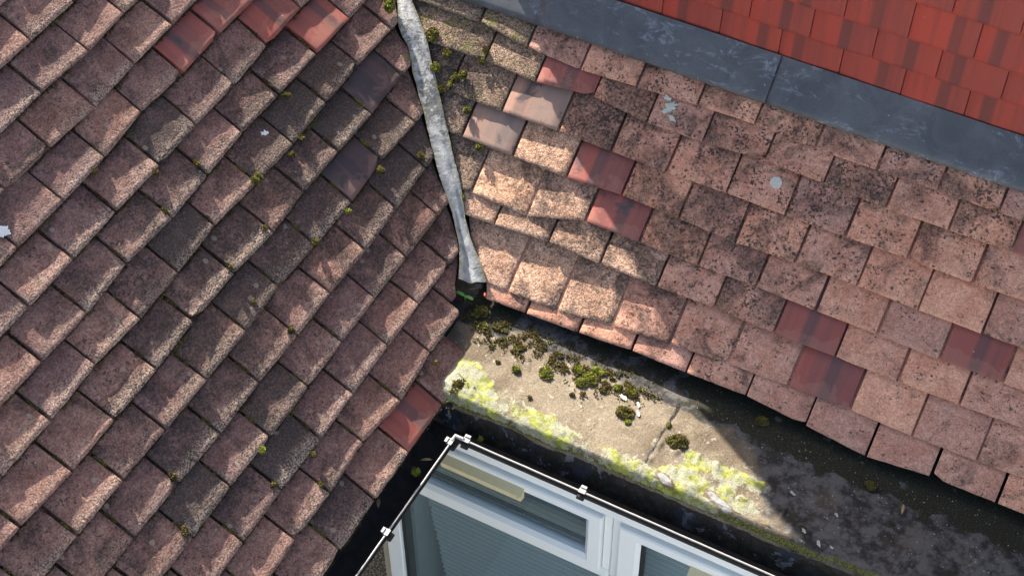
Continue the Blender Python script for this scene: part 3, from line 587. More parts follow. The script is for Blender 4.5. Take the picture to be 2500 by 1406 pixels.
# ------------------------------------------------------------------ left tiled roof
def quad_slab(mb, pts, n, th):
    p = [Vector(q) for q in pts]; l = [q-n*th for q in p]; k = len(p)
    mb.add(p+l, [tuple(range(k)), tuple(range(2*k-1,k-1,-1))]+[(i,(i+1)%k+0,k+(i+1)%k,k+i) for i in range(k)])
KIND = {0:'clay',1:'red_tile',2:'clay_mossy',3:'clay_buff',4:'purple_tile',5:'pink_tile'}
TL = {1:'smooth red replacement tile', 4:'smooth purple-brown tile', 5:'smooth dusty pink tile', 3:'pale sandy buff tile', 2:'mossy crumbled grey tile'}
roofL = empty('tiled_roof', (OLX,-.3,0)); bpy.context.view_layer.update()
tag(roofL, 'weathered brown-pink clay tiled roof slope left of the grey lead valley', 'roof', kind='thing')
def to_local(root):
    return Vector(root.location)
def shiftF(F, root): return dict(F, O=F['O']-Vector(root.location))
F = shiftF(FL_, roofL)
mb = MB()
pts = [PT(F,-1.9,.03,-.052), PT(F,interp(VALLEY_L,.06)-.01,.06,-.052), PT(F,interp(VALLEY_L,.14)-.01,.14,-.052), PT(F,interp(VALLEY_L,.18)+.05,.18,-.052), PT(F,interp(VALLEY_L,.24)+.09,.24,-.052), PT(F,interp(VALLEY_L,.88)+.09,.88,-.052), PT(F,interp(VALLEY_L,.88)+1.0,2.1,-.052), PT(F,-1.9,2.1,-.052)]
quad_slab(mb, pts, F['N'], .06); mb.build('roof_deck', M['deck'], roofL)
for i, (a0,s0,a1,s1,kd,dirt,moss) in enumerate(TILES_L):
    R = random.Random(i*13+1)
    mat = M['clay_rose'] if kd == 0 else M[KIND[kd]]
    o = make_tile('roof_tile', roofL, F, a0,s0,a1,s1, mat, (min(1,dirt*R.uniform(.75,1.2)), R.random(), moss, R.uniform(.3,1)), 1, VALLEY_L, seed=i*7+3, rough=1.1 if kd == 0 else .7, gap=R.uniform(.006,.0105), slope=.168, th=.0140, tiltv=2.2, chip=.13, camber=R.uniform(-.0012,.0032), warp=.0020)
    if o and kd in TL: o['label'] = TL[kd]

JOINTS_L = [(a0,s0,a1,s1,dirt,moss) for (a0,s0,a1,s1,kd,dirt,moss) in TILES_L]

# ------------------------------------------------------------------ right tiled roof
roofR = empty('tiled_roof', (0,.1,.05))
tag(roofR, 'salmon clay tiled roof slope right of the valley, below the red tile-hung wall', 'roof', kind='thing')
F = shiftF(FR_, roofR)
mb = MB()
pts = [PT(F,interp(VALLEY_R,.17)-.06,.17,-.052), PT(F,interp(VALLEY_R,.15)-.0,.15,-.052), PT(F,2.2,.15,-.052), PT(F,2.2,1.02,-.052), PT(F,-.547,1.02,-.052), PT(F,-.547,2.0,-.052), PT(F,-1.9,2.0,-.052), PT(F,interp(VALLEY_R,.88)-.09,.88,-.052)]
quad_slab(mb, pts, F['N'], .05); mb.build('roof_deck', M['deck'], roofR)
for i, (a0,s0,a1,s1,kd,dirt,moss) in enumerate(TILES_R):
    R = random.Random(i*17+5)
    mat = M['clay_salmon'] if kd == 0 else M[KIND[kd]]
    rg = {0:.9,1:.5,2:2.2,3:1.2,5:.6}[kd]*.75
    o = make_tile('roof_tile', roofR, F, a0,s0,a1,s1, mat, (min(1,dirt*R.uniform(.7,1.25)), R.random(), moss, R.uniform(.3,1)), -1, VALLEY_R, seed=i*11+9, rough=rg, gap=R.uniform(.005,.0095), slope=.180, th=.0152, L=.225)
    if o and kd in TL: o['label'] = TL[kd]

# ------------------------------------------------------------------ valley lining
mb = MB(); att = {'dark': [], 'edge': []}
rowsV = []
def edge_pt(F, tab, t, h):
    k = min(int(t), len(tab)-2); q = t-k
    return PT(F, tab[k][0]+(tab[k+1][0]-tab[k][0])*q, tab[k][1]+(tab[k+1][1]-tab[k][1])*q, h)
for kk in range(76):
    z = .116+.0063*kk; fe = math.exp(-(z-.116)/.05)
    def ed_(F, tab, P_, zz):
        q = zz/math.sin(P_); return sum((PT(F, interp(tab, q+d*.02), q+d*.02, .003) for d in (-1,0,1)), Vector())/3
    l = ed_(FL_, VALLEY_L, PL, z+.016*fe); r = ed_(FR_, VALLEY_R, PR, z-.012*fe)
    s = z/math.sin(PR)
    rowp = []
    for j in range(13):
        u = j/12; p = l.lerp(r, u)
        fold = max(0, min(1, (.36-s)/.12))
        sag = -.004*(1-(2*u-1)**2) + .006*math.exp(-((u-.60)/.16)**2)*(1-fold) - .009*fold*math.exp(-((u-.42)/.16)**2)
        sag += .0018*noise.noise((p.x*35,p.y*35,p.z*35))
        ed = .0025*noise.noise((s*30,j*.7,9))+.0014*noise.noise((s*120,j*.7,9)) if j in (0,12) else 0
        p = p+Vector((0,0,sag))+(r-l).normalized()*ed
        rowp.append(p)
        dk = .15+.95*math.exp(-((s-.58)/.085)**2)*(.6+.4*u)+.45*math.exp(-((s-.74)/.05)**2)
        att['dark'].append(dk); att['edge'].append(max(0,(abs(2*u-1)-.6)/.4)*(1 if (u > .5 or s > .55) else .8))
    rowsV.append(rowp)
nv = 13
vs_ = [p for r in rowsV for p in r]
fs_ = [(k*nv+j, k*nv+j+1, (k+1)*nv+j+1, (k+1)*nv+j) for k in range(len(rowsV)-1) for j in range(nv-1)]
nb_ = len(vs_); low = [p+Vector((0,0,-.0022)) for p in vs_]
fs2 = [tuple(i+nb_ for i in f[::-1]) for f in fs_]
bd = [(j, j+nb_, j+1+nb_, j+1) for j in range(nv-1)]
for k in range(len(rowsV)-1):
    bd += [(k*nv, (k+1)*nv, (k+1)*nv+nb_, k*nv+nb_), (k*nv+nv-1, k*nv+nv-1+nb_, (k+1)*nv+nv-1+nb_, (k+1)*nv+nv-1)]
mb.add(vs_+low, fs_+fs2, True); nq = len(vs_+low); sv = vs_+low; mb.add(sv, bd, False)
vo = mb.build('valley_lining', M['valley'])
for nme, vals in att.items():
    a = vo.data.attributes.new(nme, 'FLOAT', 'POINT'); a.data.foreach_set('value', (vals*4)[:len(vo.data.vertices)])
tag(vo, 'whitened lead valley strip between the two tiled roof slopes', 'valley lining', kind='thing')

# ------------------------------------------------------------------ lead flashing under the hung tiles
fl = empty('lead_flashing', PT(FR_, .35, .87))
tag(fl, 'dark slate-grey lead apron strip below the bright red hung tiles', 'flashing', kind='thing')
F = shiftF(FR_, fl)
for n_, (x0, x1, dh) in enumerate(((-.80,-.30,.0),(-.33,.352,.003),(.345,1.20,.0),(1.17,2.1,.003))):
    mb = MB(); nx = int((x1-x0)/.03)+1; ny = 9; P = []
    for j in range(ny):
        for i in range(nx):
            a = x0+(x1-x0)*i/(nx-1); s = .866+(.998-.866)*j/(ny-1)
            if j == 0: s += .002*noise.noise((a*14,0,0))
            h = .006+dh+.0035*noise.noise((a*5,s*7,2))+.0012*noise.noise((a*22,s*22,4))+(.004*max(0,(j-6)/2))
            if j == 0: h -= .003
            P.append(PT(F, a, s, h))
    for j in (0,): P += [PT(F, x0+(x1-x0)*i/(nx-1), .867, -.004) for i in range(nx)]
    P += [PT(F, x0, .866+(.132)*j/(ny-1), -.004) for j in range(ny)]
    fs = [(j*nx+i, j*nx+i+1, (j+1)*nx+i+1, (j+1)*nx+i) for j in range(ny-1) for i in range(nx-1)]
    b = nx*ny
    fs += [(b+i, b+i+1, i+1, i) for i in range(nx-1)]
    b2 = b+nx
    fs += [(j*nx, (j+1)*nx, b2+j+1, b2+j) for j in range(ny-1)]
    mb.add(P, fs, True); mb.build('lead_sheet', M['lead'], fl)

# ------------------------------------------------------------------ tile-hung dormer
dm = empty('dormer', (-.547,WALL_Y+.03,.5))
tag(dm, 'tile-hung dormer wall in bright new red tiles above the lead apron', 'dormer', kind='thing')
def lbox(mb, root, x0,x1,y0,y1,z0,z1, bev=0):
    l = root.location; mb.box(x0-l.x,x1-l.x,y0-l.y,y1-l.y,z0-l.z,z1-l.z,bev)
mb = MB(); lbox(mb, dm, -.547,3.0,WALL_Y+.045,3.4,-.4,2.1); mb.build('wall', M['deck'], dm)
mb = MB(); lbox(mb, dm, -.547,3.05,WALL_Y-.02,3.45,2.1,2.16,.01); mb.build('flat_top', M['lead'], dm)
F = shiftF(FW_, dm)
rowz = [.666,.756,.853,.967,1.066,1.165,1.264]
offs = [.0035,.080,.158,.081,.0,.083,.002]
k = 0
for r, z in enumerate(rowz):
    a = offs[r]-.168*4
    while a < 2.0:
        a0, a1 = max(a,-.547), a+.168
        if a1 > -.50:
            R = random.Random(k*5+2)
            o = make_tile('hung_tile', dm, F, a0, z+R.uniform(-.0015,.0015)+.006*max(0,a-.2)*(r > 0)*.8, a1, z+R.uniform(-.0015,.0015)+.006*max(0,a-.03)*(r > 0)*.8, M['hung_tile'], (R.uniform(.0,.25), R.random(), 0, 0), rough=.35, chip=.0, seed=k, gap=.0022, slope=.135, L=.20, th=.0105, camber=.0012, tiltv=.5)
            k += 1
        a += .168

# ------------------------------------------------------------------ flat roof with rolled edge beside the gutter
lipT = LIP
def lip_y(x):
    t = lipT
    if x <= t[0][0]: return t[0][1]
    for (x0,y0),(x1,y1) in zip(t[:-1],t[1:]):
        if x0 <= x <= x1: return y0+(y1-y0)*(x-x0)/(x1-x0)
    return t[-1][1]
lips = {}
CD = Vector((CRACK[1][0]-CRACK[0][0], CRACK[1][1]-CRACK[0][1])); CL_ = CD.length; CD.normalize()
def lip_s(x):       # smoothed
    k = round(x,3)
    if k not in lips: lips[k] = sum(lip_y(x+d*.02) for d in range(-4,5))/9
    return lips[k]
def crust_y(x):
    t = CRUST
    if x <= t[0][0]: return t[0][1]
    for (x0,y0),(x1,y1) in zip(t[:-1],t[1:]):
        if x0 <= x <= x1: return y0+(y1-y0)*(x-x0)/max(x1-x0,1e-4)
    return t[-1][1]
ZL = .035
XS = []; x = -.36
while x < 2.1: XS.append(x); x += .0042 if x < 1.45 else .02
prof_n = 92
V = []; A = {'lichen': [], 'dark': [], 'white': [], 'black': [], 'olive': []}
for x in XS:
    ly = lip_s(x)+.004*noise.noise((x*9,0,0))
    yb = .235
    for j in range(prof_n):
        if j < 64:
            u = (j/63); y = yb+(ly-yb)*u; z = ZL; fl_ = 0
        elif j < 78:
            an = (j-63)/14*math.radians(72); y = ly-.042*math.sin(an); z = ZL-.042*(1-math.cos(an)); fl_ = (j-63)/14
        else:
            q = (j-77)/14; y = ly-.042*math.sin(math.radians(72))-.018*q-.0*q; z = ZL-.042*(1-math.cos(math.radians(72)))-.085*q; fl_ = 1+q
        y = max(y, -.252+.02*max(0,2-fl_))
        n1 = noise.noise((x*7,y*7,z*7)); n2 = noise.noise((x*24,y*24,z*24+3)); n3 = noise.noise((x*75,y*75,z*75+9)); n4 = noise.noise((x*170,y*170,4))
        h = .0035*n1+.0016*n2+.0009*n3+.0005*n4
        # crust: raised ragged coating along the lip
        cy = crust_y(x)+.010*noise.noise((x*30,2,0))+.005*noise.noise((x*90,2,0))
        inner = max(0., min(1., (cy-y)/.006)) if fl_ <= 0 else 1
        cr = inner*(1 if x < .66 else max(0, 1-(x-.66)/.15))
        h += cr*(.0028+.002*n2+.0018*n3)*(1-min(1,max(0,fl_-.6)))
        cst = abs(y-cy)
        px_, py_ = x-CRACK[0][0], y-CRACK[0][1]; tq = (px_*CD[0]+py_*CD[1]); dq = abs(-px_*CD[1]+py_*CD[0]+.006*noise.noise((tq*40,1,1))+.003*noise.noise((tq*120,1,1)))
        crk = max(0, 1-dq/.0045) if -.03 < tq < CL_+.0 and fl_ <= 0 else 0
        h -= .004*crk
        # peeling curls beyond the sunlit end
        if .42 < x < .80 and fl_ <= 0 and y < -.09:
            h += max(0, noise.noise((x*38,y*38,7))-.15)*.016
        li = 0
        band = max(0, 1-max(0,(y-cy))/.02) if fl_ <= .75 else max(0, 1-(fl_-.75)/.35)
        fade = 1 if x < .56 else max(.12, 1-(x-.56)/.35)
        li = band*fade*(.86+.5*n1+.2*n2)
        if fl_ > .45 and x < .9: li = max(li, .75*max(0, 1-abs(fl_-.8)/.35)*(.6+.5*n2))
        if .47 < x < .78 and fl_ <= 0 and y < -.07: li = max(li, (.75+.5*n2)*min(1,(x-.47)/.06)*min(1,(.78-x)/.06)*min(1,(-.07-y)/.03))
        if x > .85 and fl_ <= 0: li = max(li, .22+.35*n1)
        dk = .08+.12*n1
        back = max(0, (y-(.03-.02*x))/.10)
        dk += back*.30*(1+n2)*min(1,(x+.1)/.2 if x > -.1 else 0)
        dk += .48*max(0, min(1, (x+1.15*y-.47+.10*n1+.05*n2)/.16))  # algae tone, with the dormer's cast shadow put into the colour
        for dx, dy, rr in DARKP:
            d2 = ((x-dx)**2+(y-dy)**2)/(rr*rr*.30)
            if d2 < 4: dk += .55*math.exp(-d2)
        if x < -.09 and y > .0: dk += 1.6*min(1,(y)/.03)*min(1,(-.09-x)/.03+.5)  # dark soil at the valley mouth, with shade put into the colour
        if y > .0: dk += .62*min(1,(y)/.035)*(1+1.2*n2)*(1 if x > .05 else .75)  # black algae under the eave, with the eave's shade painted in
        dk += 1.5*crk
        wh = 0
        if fl_ > 0 and fl_ < .9: wh = .30+.5*noise.noise((x*6,1,1))
        if x < -.12 and y < -.14: wh = max(wh, .38)
        wh *= (1 if x < .8 else .55)
        for fx, fy, fr_ in FLAKE[-2:]:
            xr = (x-fx)*.94-(y-fy)*.34; yr = (x-fx)*.34+(y-fy)*.94
            d2 = (xr/(.026 if fr_ < .03*900 and fr_ < 30 else .045))**2+(yr/.013)**2+.9*n2
            if d2 < 1.3: wh = max(wh, .75*min(1,1.3-d2)); li *= .4; h += .002
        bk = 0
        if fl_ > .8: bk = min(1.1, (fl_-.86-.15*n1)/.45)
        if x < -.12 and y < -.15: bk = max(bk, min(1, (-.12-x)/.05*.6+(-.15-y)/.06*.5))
        if x < -.235: bk = 1.1; li = 0; wh = 0  # end below the valley painted black, as shade
        if fl_ <= 0: V.append((x, y, z+h))
        else: V.append((x, y-h*.6*min(1,fl_), z+h*.6))
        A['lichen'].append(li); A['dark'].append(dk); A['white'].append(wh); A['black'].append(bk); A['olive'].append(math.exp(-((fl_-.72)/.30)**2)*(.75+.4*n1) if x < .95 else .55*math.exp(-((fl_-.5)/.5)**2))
nxs = len(XS); mb = MB()
mb.add(V, [(i*prof_n+j, i*prof_n+j+1, (i+1)*prof_n+j+1, (i+1)*prof_n+j) for i in range(nxs-1) for j in range(prof_n-1)], True)
skirt = len(mb.v)
mb.add([V[0], V[prof_n-1], (V[0][0],V[prof_n-1][1],-.09), (V[0][0],.235,-.09)], [(0,1,2,3)])
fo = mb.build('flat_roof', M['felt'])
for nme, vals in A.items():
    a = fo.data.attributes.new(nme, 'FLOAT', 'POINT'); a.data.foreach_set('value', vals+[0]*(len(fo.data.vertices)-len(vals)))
tag(fo, 'narrow flat roof with yellow lichen along its rolled edge, under the right eave', 'flat roof', kind='thing')
def ledge_z(x, y): return ZL+.0035*noise.noise((x*7,y*7,ZL*7))

# ------------------------------------------------------------------ gutters
gt = empty('gutter', (-.076,-.30,-.03))
tag(gt, 'black rain gutter with pale sunlit rim and grey clips turning the inner corner', 'gutter', kind='thing')
GL = gt.location
RX = [(-.076,-.2985), (2.1,-.3035)]
RY = [(-.076,-.2985), (-.104,-1.6)]
def half_round(p0, p1, inward, r, zt, name, n=14, depth=.05):
    d = Vector((p1[0]-p0[0], p1[1]-p0[1], 0)); L = d.length; d.normalize(); q = Vector((*inward,0)).normalized(); mb = MB()
    K = max(2, int(L/.05)); V = []
    for k in range(K+1):
        b = Vector((*p0, zt))+d*L*k/K
        for j in range(n+1):
            an = math.pi*j/n
            off = q*(r-r*math.cos(an)); V.append(b+off+Vector((0,0,-depth*math.sin(an)**.8-(.0015*noise.noise((k*.7,j*.3,1)))))-GL)
        # outer skin
    m = n+1; nV = len(V)
    W_ = []
    for k in range(K+1):
        b = Vector((*p0, zt))+d*L*k/K
        for j in range(n+1):
            an = math.pi*j/n
            W_.append(b+q*(r-(r+.003)*math.cos(an))+Vector((0,0,-(depth+.003)*math.sin(an)**.8))-GL)
    fs = [(k*m+j, k*m+j+1, (k+1)*m+j+1, (k+1)*m+j) for k in range(K) for j in range(n)]
    mb.add(V+W_, fs+[tuple(i+nV for i in f[::-1]) for f in fs]+[(k*m, (k+1)*m, nV+(k+1)*m, nV+k*m) for k in range(K)], True)
    return mb.build(name, M['gutter'], gt)
half_round(RX[0], RX[1], (0,1), .040, -.032, 'trough')
half_round((-.076,-.2985), RY[1], (-1,0.02), .046, -.032, 'trough')
# corner box closing the junction
mb = MB(); mb.add([Vector(q)-GL for q in ((-.19,-.30,-.085),(-.075,-.30,-.085),(-.075,-.16,-.085),(-.25,-.16,-.085))], [(0,1,2,3)]); mb.build('corner_floor', M['gutter'], gt)
for P0, P1, inw in ((RX[0], RX[1], Vector((0,1,0))), (RY[0], RY[1], Vector((-1,0,0)))):
    mb = MB(); K = 40; pts = []
    for k in range(K+1):
        u = k/K; p = Vector((P0[0]+(P1[0]-P0[0])*u, P0[1]+(P1[1]-P0[1])*u, -.030))
        p += inw*.0008*noise.noise((k*.9,inw.x,0))+Vector((0,0,.0006*noise.noise((k*.5,3,inw.y))))
        pts.append(p-GL)
    mb.tube(pts, .0026, 8); mb.build('rim_bead', M['rim'], gt)
    mb = MB()
    q = [p-Vector((0,0,.010))-inw*.002 for p in pts]; mb.tube(q, .0046, 8); mb.build('rim_lip', M['gutter'], gt)
def clip(p, d):
    """bracket clip hooked over the rim: saddle, back tongue and a rounded lug below"""
    d = Vector((*d,0)).normalized(); q = Vector((-d.y,d.x,0))
    if q.dot(Vector((-.3,.3,0))) < 0: q = -q
    mb = MB()
    def ob(c, su, sq, sz):
        vs = []
        for z in (-sz,sz):
            for b in (-sq,sq):
                for a in (-su,su): vs.append(Vector(p)+d*a+q*(c[0]+b)+Vector((0,0,c[1]+z))-GL)
        mb.add(vs, [(0,2,3,1),(4,5,7,6),(0,1,5,4),(2,6,7,3),(0,4,6,2),(1,3,7,5)])
    ob((.001,.003), .0095, .0068, .0014); ob((.0085,.001), .0085, .0012, .0045); ob((.0118,.007), .008, .0036, .0009)
    o = mb.build('clip', M['clip'], gt)
    mb2 = MB(); mb2.tube([Vector(p)+d*a-q*.008+Vector((0,0,-.014))-GL for a in (-.0095,.0095)], .008, 10); l = mb2.build('clip_lug', M['gutter'], o)
    return o
for p, d in (((-.043,-.2988,-.03),(1,0)), ((.302,-.2993,-.03),(1,0)), ((.95,-.301,-.03),(1,0)), ((1.5,-.302,-.03),(1,0)), ((-.0768,-.322,-.03),(0,1)), ((-.0828,-.642,-.03),(0,1)), ((-.09,-.98,-.03),(0,1))):
    clip(p, d)
mb = MB(); mb.tube([Vector(q)-GL for q in ((-.0765,-.318,-.0285),(-.076,-.2985,-.0285),(-.05,-.2988,-.0285))], .0055, 8); mb.build('corner_union', M['clip'], gt)
for x0,x1,y0,y1,z0,z1 in ((-.21,-.19,-1.6,-.16,-.16,-.012),): 
    mb = MB(); lbox(mb, gt, x0,x1,y0,y1,z0,z1); mb.build('fascia_board', M['soffit'], gt)

# ------------------------------------------------------------------ walls of the house
hw = empty('house_wall', (.3,-.2,-2.75))
tag(hw, 'pebbledashed house wall under the gutters, holding the white window', 'wall', kind='thing')
YW = -.205
def wbox(name, mat, *b, bev=0):
    mb = MB(); lbox(mb, hw, *b, bev); return mb.build(name, M[mat], hw)
wbox('pebbledash', 'pebble', -.62,-.425,YW,YW+.12,-2.75,-.09)
wbox('beige_strip', 'beige', -.4245,-.3995,YW-.004,YW+.1,-1.45,-.09)
wbox('pebbledash', 'pebble', 1.10,2.3,YW,YW+.12,-2.75,-.09)
wbox('pebbledash', 'pebble', -.4248,1.0998,YW,YW+.12,-2.75,-1.402)
wbox('lintel', 'soffit', -.3993,1.0998,YW-.01,YW+.12,-.139,-.088)
wbox('side_wall', 'pebble', -.72,-.62,-3.2,YW+.12,-2.75,-.09)
wbox('soffit', 'soffit', -.62,-.20,-3.2,-.19,-.165,-.15)
# room behind the glass
rb = MB()
def rq(mb, pts): mb.add([Vector(p)-hw.location for p in pts], [(0,1,2,3)])
x0,x1,y0,y1,z0,z1 = -.45,1.15,YW+.121,1.6,-2.6,-.0
rq(rb, [(x0,y0,z0),(x0,y1,z0),(x0,y1,z1),(x0,y0,z1)]); rq(rb, [(x1,y0,z0),(x1,y1,z0),(x1,y1,z1),(x1,y0,z1)])
rq(rb, [(x0,y1,z0),(x1,y1,z0),(x1,y1,z1),(x0,y1,z1)]); rq(rb, [(x0,y0,z0),(x1,y0,z0),(x1,y1,z0),(x0,y1,z0)]); rq(rb, [(x0,y0,-.0),(x1,y0,-.0),(x1,y1,-.0),(x0,y1,-.0)])
rb.build('room_lining', M['room'], hw, fix=False)
wbox('inner_reveal', 'reveal', -.365,-.335,-.148,.25,-1.40,-.14)
wbox('inner_sill', 'reveal', -.334,1.05,-.148,YW+.3,-1.402,-1.38)

# ------------------------------------------------------------------ window
wd = empty('window', (.3,-.22,-1.38))
tag(wd, 'white plastic casement window with top fanlight below the gutter', 'window', kind='thing')
WY = -.22
def fbox(name, x0,x1,z0,z1,proud=0, back=.06, mat='upvc', parent=None, bev=.003):
    mb = MB(); l = wd.location; mb.box(x0-l.x,x1-l.x,WY-proud-l.y,WY+back-l.y,z0-l.z,z1-l.z,bev); return mb.build(name, M[mat], parent or wd)
XR = 1.05
fbox('head', -.399,XR,-.224,-.1395)
fbox('frame_side', -.399,-.346,-1.36,-.2245)
fbox('frame_side', XR-.05,XR,-1.36,-.2245)
fbox('sill', -.42,XR+.02,-1.40,-1.3605,.05)
fbox('mullion', .358,.3835,-1.36,-.2245,-.012)
fbox('frame_bead', .336,.3575,-.497,-.2245,-.002)
fbox('transom', -.3455,.3575,-.545,-.498)
fbox('gasket', -.3455,-.331,-1.36,-.546,-.012, .05,'gasket')
# fanlight sash
def sash(name, x0,x1,z0,z1, wl,wr,wt,wb, proud=.014):
    """mitred four-piece sash"""
    sx = empty(name, (0,0,0)); sx.parent = wd
    l = wd.location; y0 = WY-proud; y1 = WY+.045; b = .006
    out = [(x0,z0),(x1,z0),(x1,z1),(x0,z1)]; inn = [(x0+wl,z0+wb),(x1-wr,z0+wb),(x1-wr,z1-wt),(x0+wl,z1-wt)]
    mid = [(x0+wl-.012,z0+wb-.012),(x1-wr+.012,z0+wb-.012),(x1-wr+.012,z1-wt+.012),(x0+wl-.012,z1-wt+.012)]
    for k, nm in enumerate(('bottom_rail','stile','top_rail','stile')):
        k2 = (k+1) % 4; mb = MB(); V = []
        for (x,z) in (out[k],out[k2],): V.append((x-l.x,y1-l.y,z-l.z))
        def sh(p,c,f): return (p[0]+(c[0]-p[0])*f, p[1]+(c[1]-p[1])*f)
        oo = [sh(out[q],((x0+x1)/2,(z0+z1)/2),.0) for q in (k,k2)]
        ins = lambda q, e: ((out[q][0]+(e if out[q][0] == x0 else -e)), (out[q][1]+(e if out[q][1] == z0 else -e)))
        oi = [ins(k,.004), ins(k2,.004)]
        g = .0004
        rows = [([out[k],out[k2]], y1), ([out[k],out[k2]], y0+.004), (oi, y0), ([mid[k],mid[k2]], y0), ([inn[k],inn[k2]], y0+.012), ([inn[k],inn[k2]], y1)]
        P = []
        for pr, y in rows:
            for e, (x,z) in enumerate(pr): P.append((x-l.x, y-l.y, z-l.z))
        mb.add(P, [(2*i,2*i+1,2*i+3,2*i+2) for i in range(5)]+[(10,11,1,0)])
        mb.build(nm, M['upvc'], sx)
    mb = MB(); mb.box(inn[0][0]-l.x-.006,inn[1][0]-l.x+.006,WY+.012-l.y,WY+.018-l.y,inn[0][1]-l.z-.006,inn[2][1]-l.z+.006)
    mb.build('glass_pane', M['glass'], sx)
    return sx, inn
fan, inn = sash('fanlight', -.3435,.3345,-.4985,-.229, .05,.05,.0425,.0425)
rsh, inn2 = sash('casement', .386,XR-.052,-1.355,-.2315, .064,.06,.046,.06)
mb = MB(); l = wd.location; mb.box(-.331-l.x,.3575-l.x,WY+.012-l.y,WY+.018-l.y,-1.36-l.z,-.545-l.z); mb.build('glass_pane', M['glass'], wd)
mb = MB(); mb.tube([(-.30-l.x,WY+.029-l.y,-.447-l.z),(.285-l.x,WY+.029-l.y,-.447-l.z)], .0105, 14); mb.build('inner_rail', M['gasket'], fan)
mb = MB(); mb.box(.4505-l.x,.462-l.x,WY-.001-l.y,WY+.011-l.y,-1.29-l.z,-.2785-l.z); mb.build('gasket', M['gasket'], rsh)
def vent(x0,x1,z0,z1,parent):
    l = wd.location; mb = MB(); y = WY-.0145
    P = [(x0,y,z1),(x1,y,z1),(x0,y-.022,z1-.014),(x1,y-.022,z1-.014),(x0+.002,y-.018,z0),(x1-.002,y-.018,z0),(x0,y,z0),(x1,y,z0)]
    mb.add([(a-l.x,b-l.y,c-l.z) for a,b,c in P], [(0,1,3,2),(2,3,5,4),(4,5,7,6),(0,2,4,6),(1,7,5,3)])
    o = mb.build('trickle_vent', M['vent'], parent)
    mb = MB(); mb.box(x1-.014-l.x,x1-.006-l.x,y-.0235-l.y,y-.02-l.y,(z0+z1)/2-.008-l.z,(z0+z1)/2-l.z); mb.build('screw_cap', M['vent'], o)
    return o
vent(-.158,.098,-.287,-.246,fan); vent(.600,.86,-.300,-.262,rsh)
# handle seen through the fanlight glass
mb = MB()
mb.tube([(-.045-l.x,WY+.05-l.y,-.335-l.z),(.01-l.x,WY+.055-l.y,-.338-l.z),(.03-l.x,WY+.05-l.y,-.345-l.z),(.045-l.x,WY+.03-l.y,-.372-l.z)], [.006,.009,.011,.012], 8)
mb.build('handle', M['handle'], fan)
# ------------------------------------------------------------------ slatted blind
bl = empty('window_blind', (-.05,-.095,-.15))
tag(bl, 'grey slatted blind hanging behind the window glass', 'blind')
def slats(x0f, x1, ztop, zbot, yb):
    z = ztop; k = 0
    while z > zbot:
        x0 = x0f(z)+random.uniform(-.003,.003); mb = MB(); P = []
        for i in range(2):
            x = (x0, x1)[i]
            for j in range(5):
                u = j/4-.5; ang = math.radians(32)
                P.append((x-bl.location.x, yb-bl.location.y-u*.027*math.cos(ang)-.003*(1-4*u*u), z-bl.location.z-u*.027*math.sin(ang)))
        Q = [(x,y+.0009,z_) for x,y,z_ in P]
        fs = [(j,j+1,5+j+1,5+j) for j in range(4)]
        mb.add(P+Q, fs+[tuple(10+i for i in f[::-1]) for f in fs]+[(0,5,15,10),(4,14,19,9)], True)
        e0, e1 = Vector(P[4]), Vector(P[9]); mb.add([e0+Vector((0,-.0003,.0016)), e1+Vector((0,-.0003,.0016)), e1+Vector((0,-.0012,-.0008)), e0+Vector((0,-.0012,-.0008))], [(0,1,2,3)], mi=1)
        mb.build('slat', [M['slat'], M['slat_glint']], bl); z -= .0262; k += 1
slats(lambda z: -.318+.11*max(0,-.75-z), .345, -.25, -1.30, -.085)
slats(lambda z: .405, 1.03, -.25, -1.30, -.085)
mb = MB(); lx = bl.location
for x in (-.24,-.05,.16,.5,.8): mb.tube([(x-lx.x,-.103-lx.y,-.2-lx.z),(x-lx.x,-.103-lx.y,-1.3-lx.z)], .0009, 5)
mb.build('ladder_cord', M['slat'], bl)

# ------------------------------------------------------------------ moss, litter and lichen
def blades(mb, tones, c, n, U, V_, R, tone, size=.004, spread=.9):
    for k in range(n):
        th = R.uniform(0,2*math.pi); q = math.sqrt(R.random())*spread
        d = (n_up(U,V_,math.cos(th)*q,math.sin(th)*q)).normalized()
        L = size*R.uniform(.6,1.3); s = d.cross(Vector((R.uniform(-1,1),R.uniform(-1,1),R.uniform(-1,1)))).normalized()*L*.30; t = d.cross(s).normalized()*L*.30
        b = Vector(c)+Vector((R.uniform(-1,1),R.uniform(-1,1),R.uniform(-.4,.4)))*size*.5
        mb.add([b+s, b-s*.5+t*.87, b-s*.5-t*.87, b+d*L], [(0,1,3),(1,2,3),(2,0,3)])
        tn = max(0,min(1,tone+R.gauss(0,.18)))
        tones += [tn*.55]*3+[tn]
def n_up(U, V_, a, b):
    N = U.cross(V_); return N+U*a+V_*b
TONE = {0:.80,1:.58,2:.40,3:.20,4:.82,5:.60}
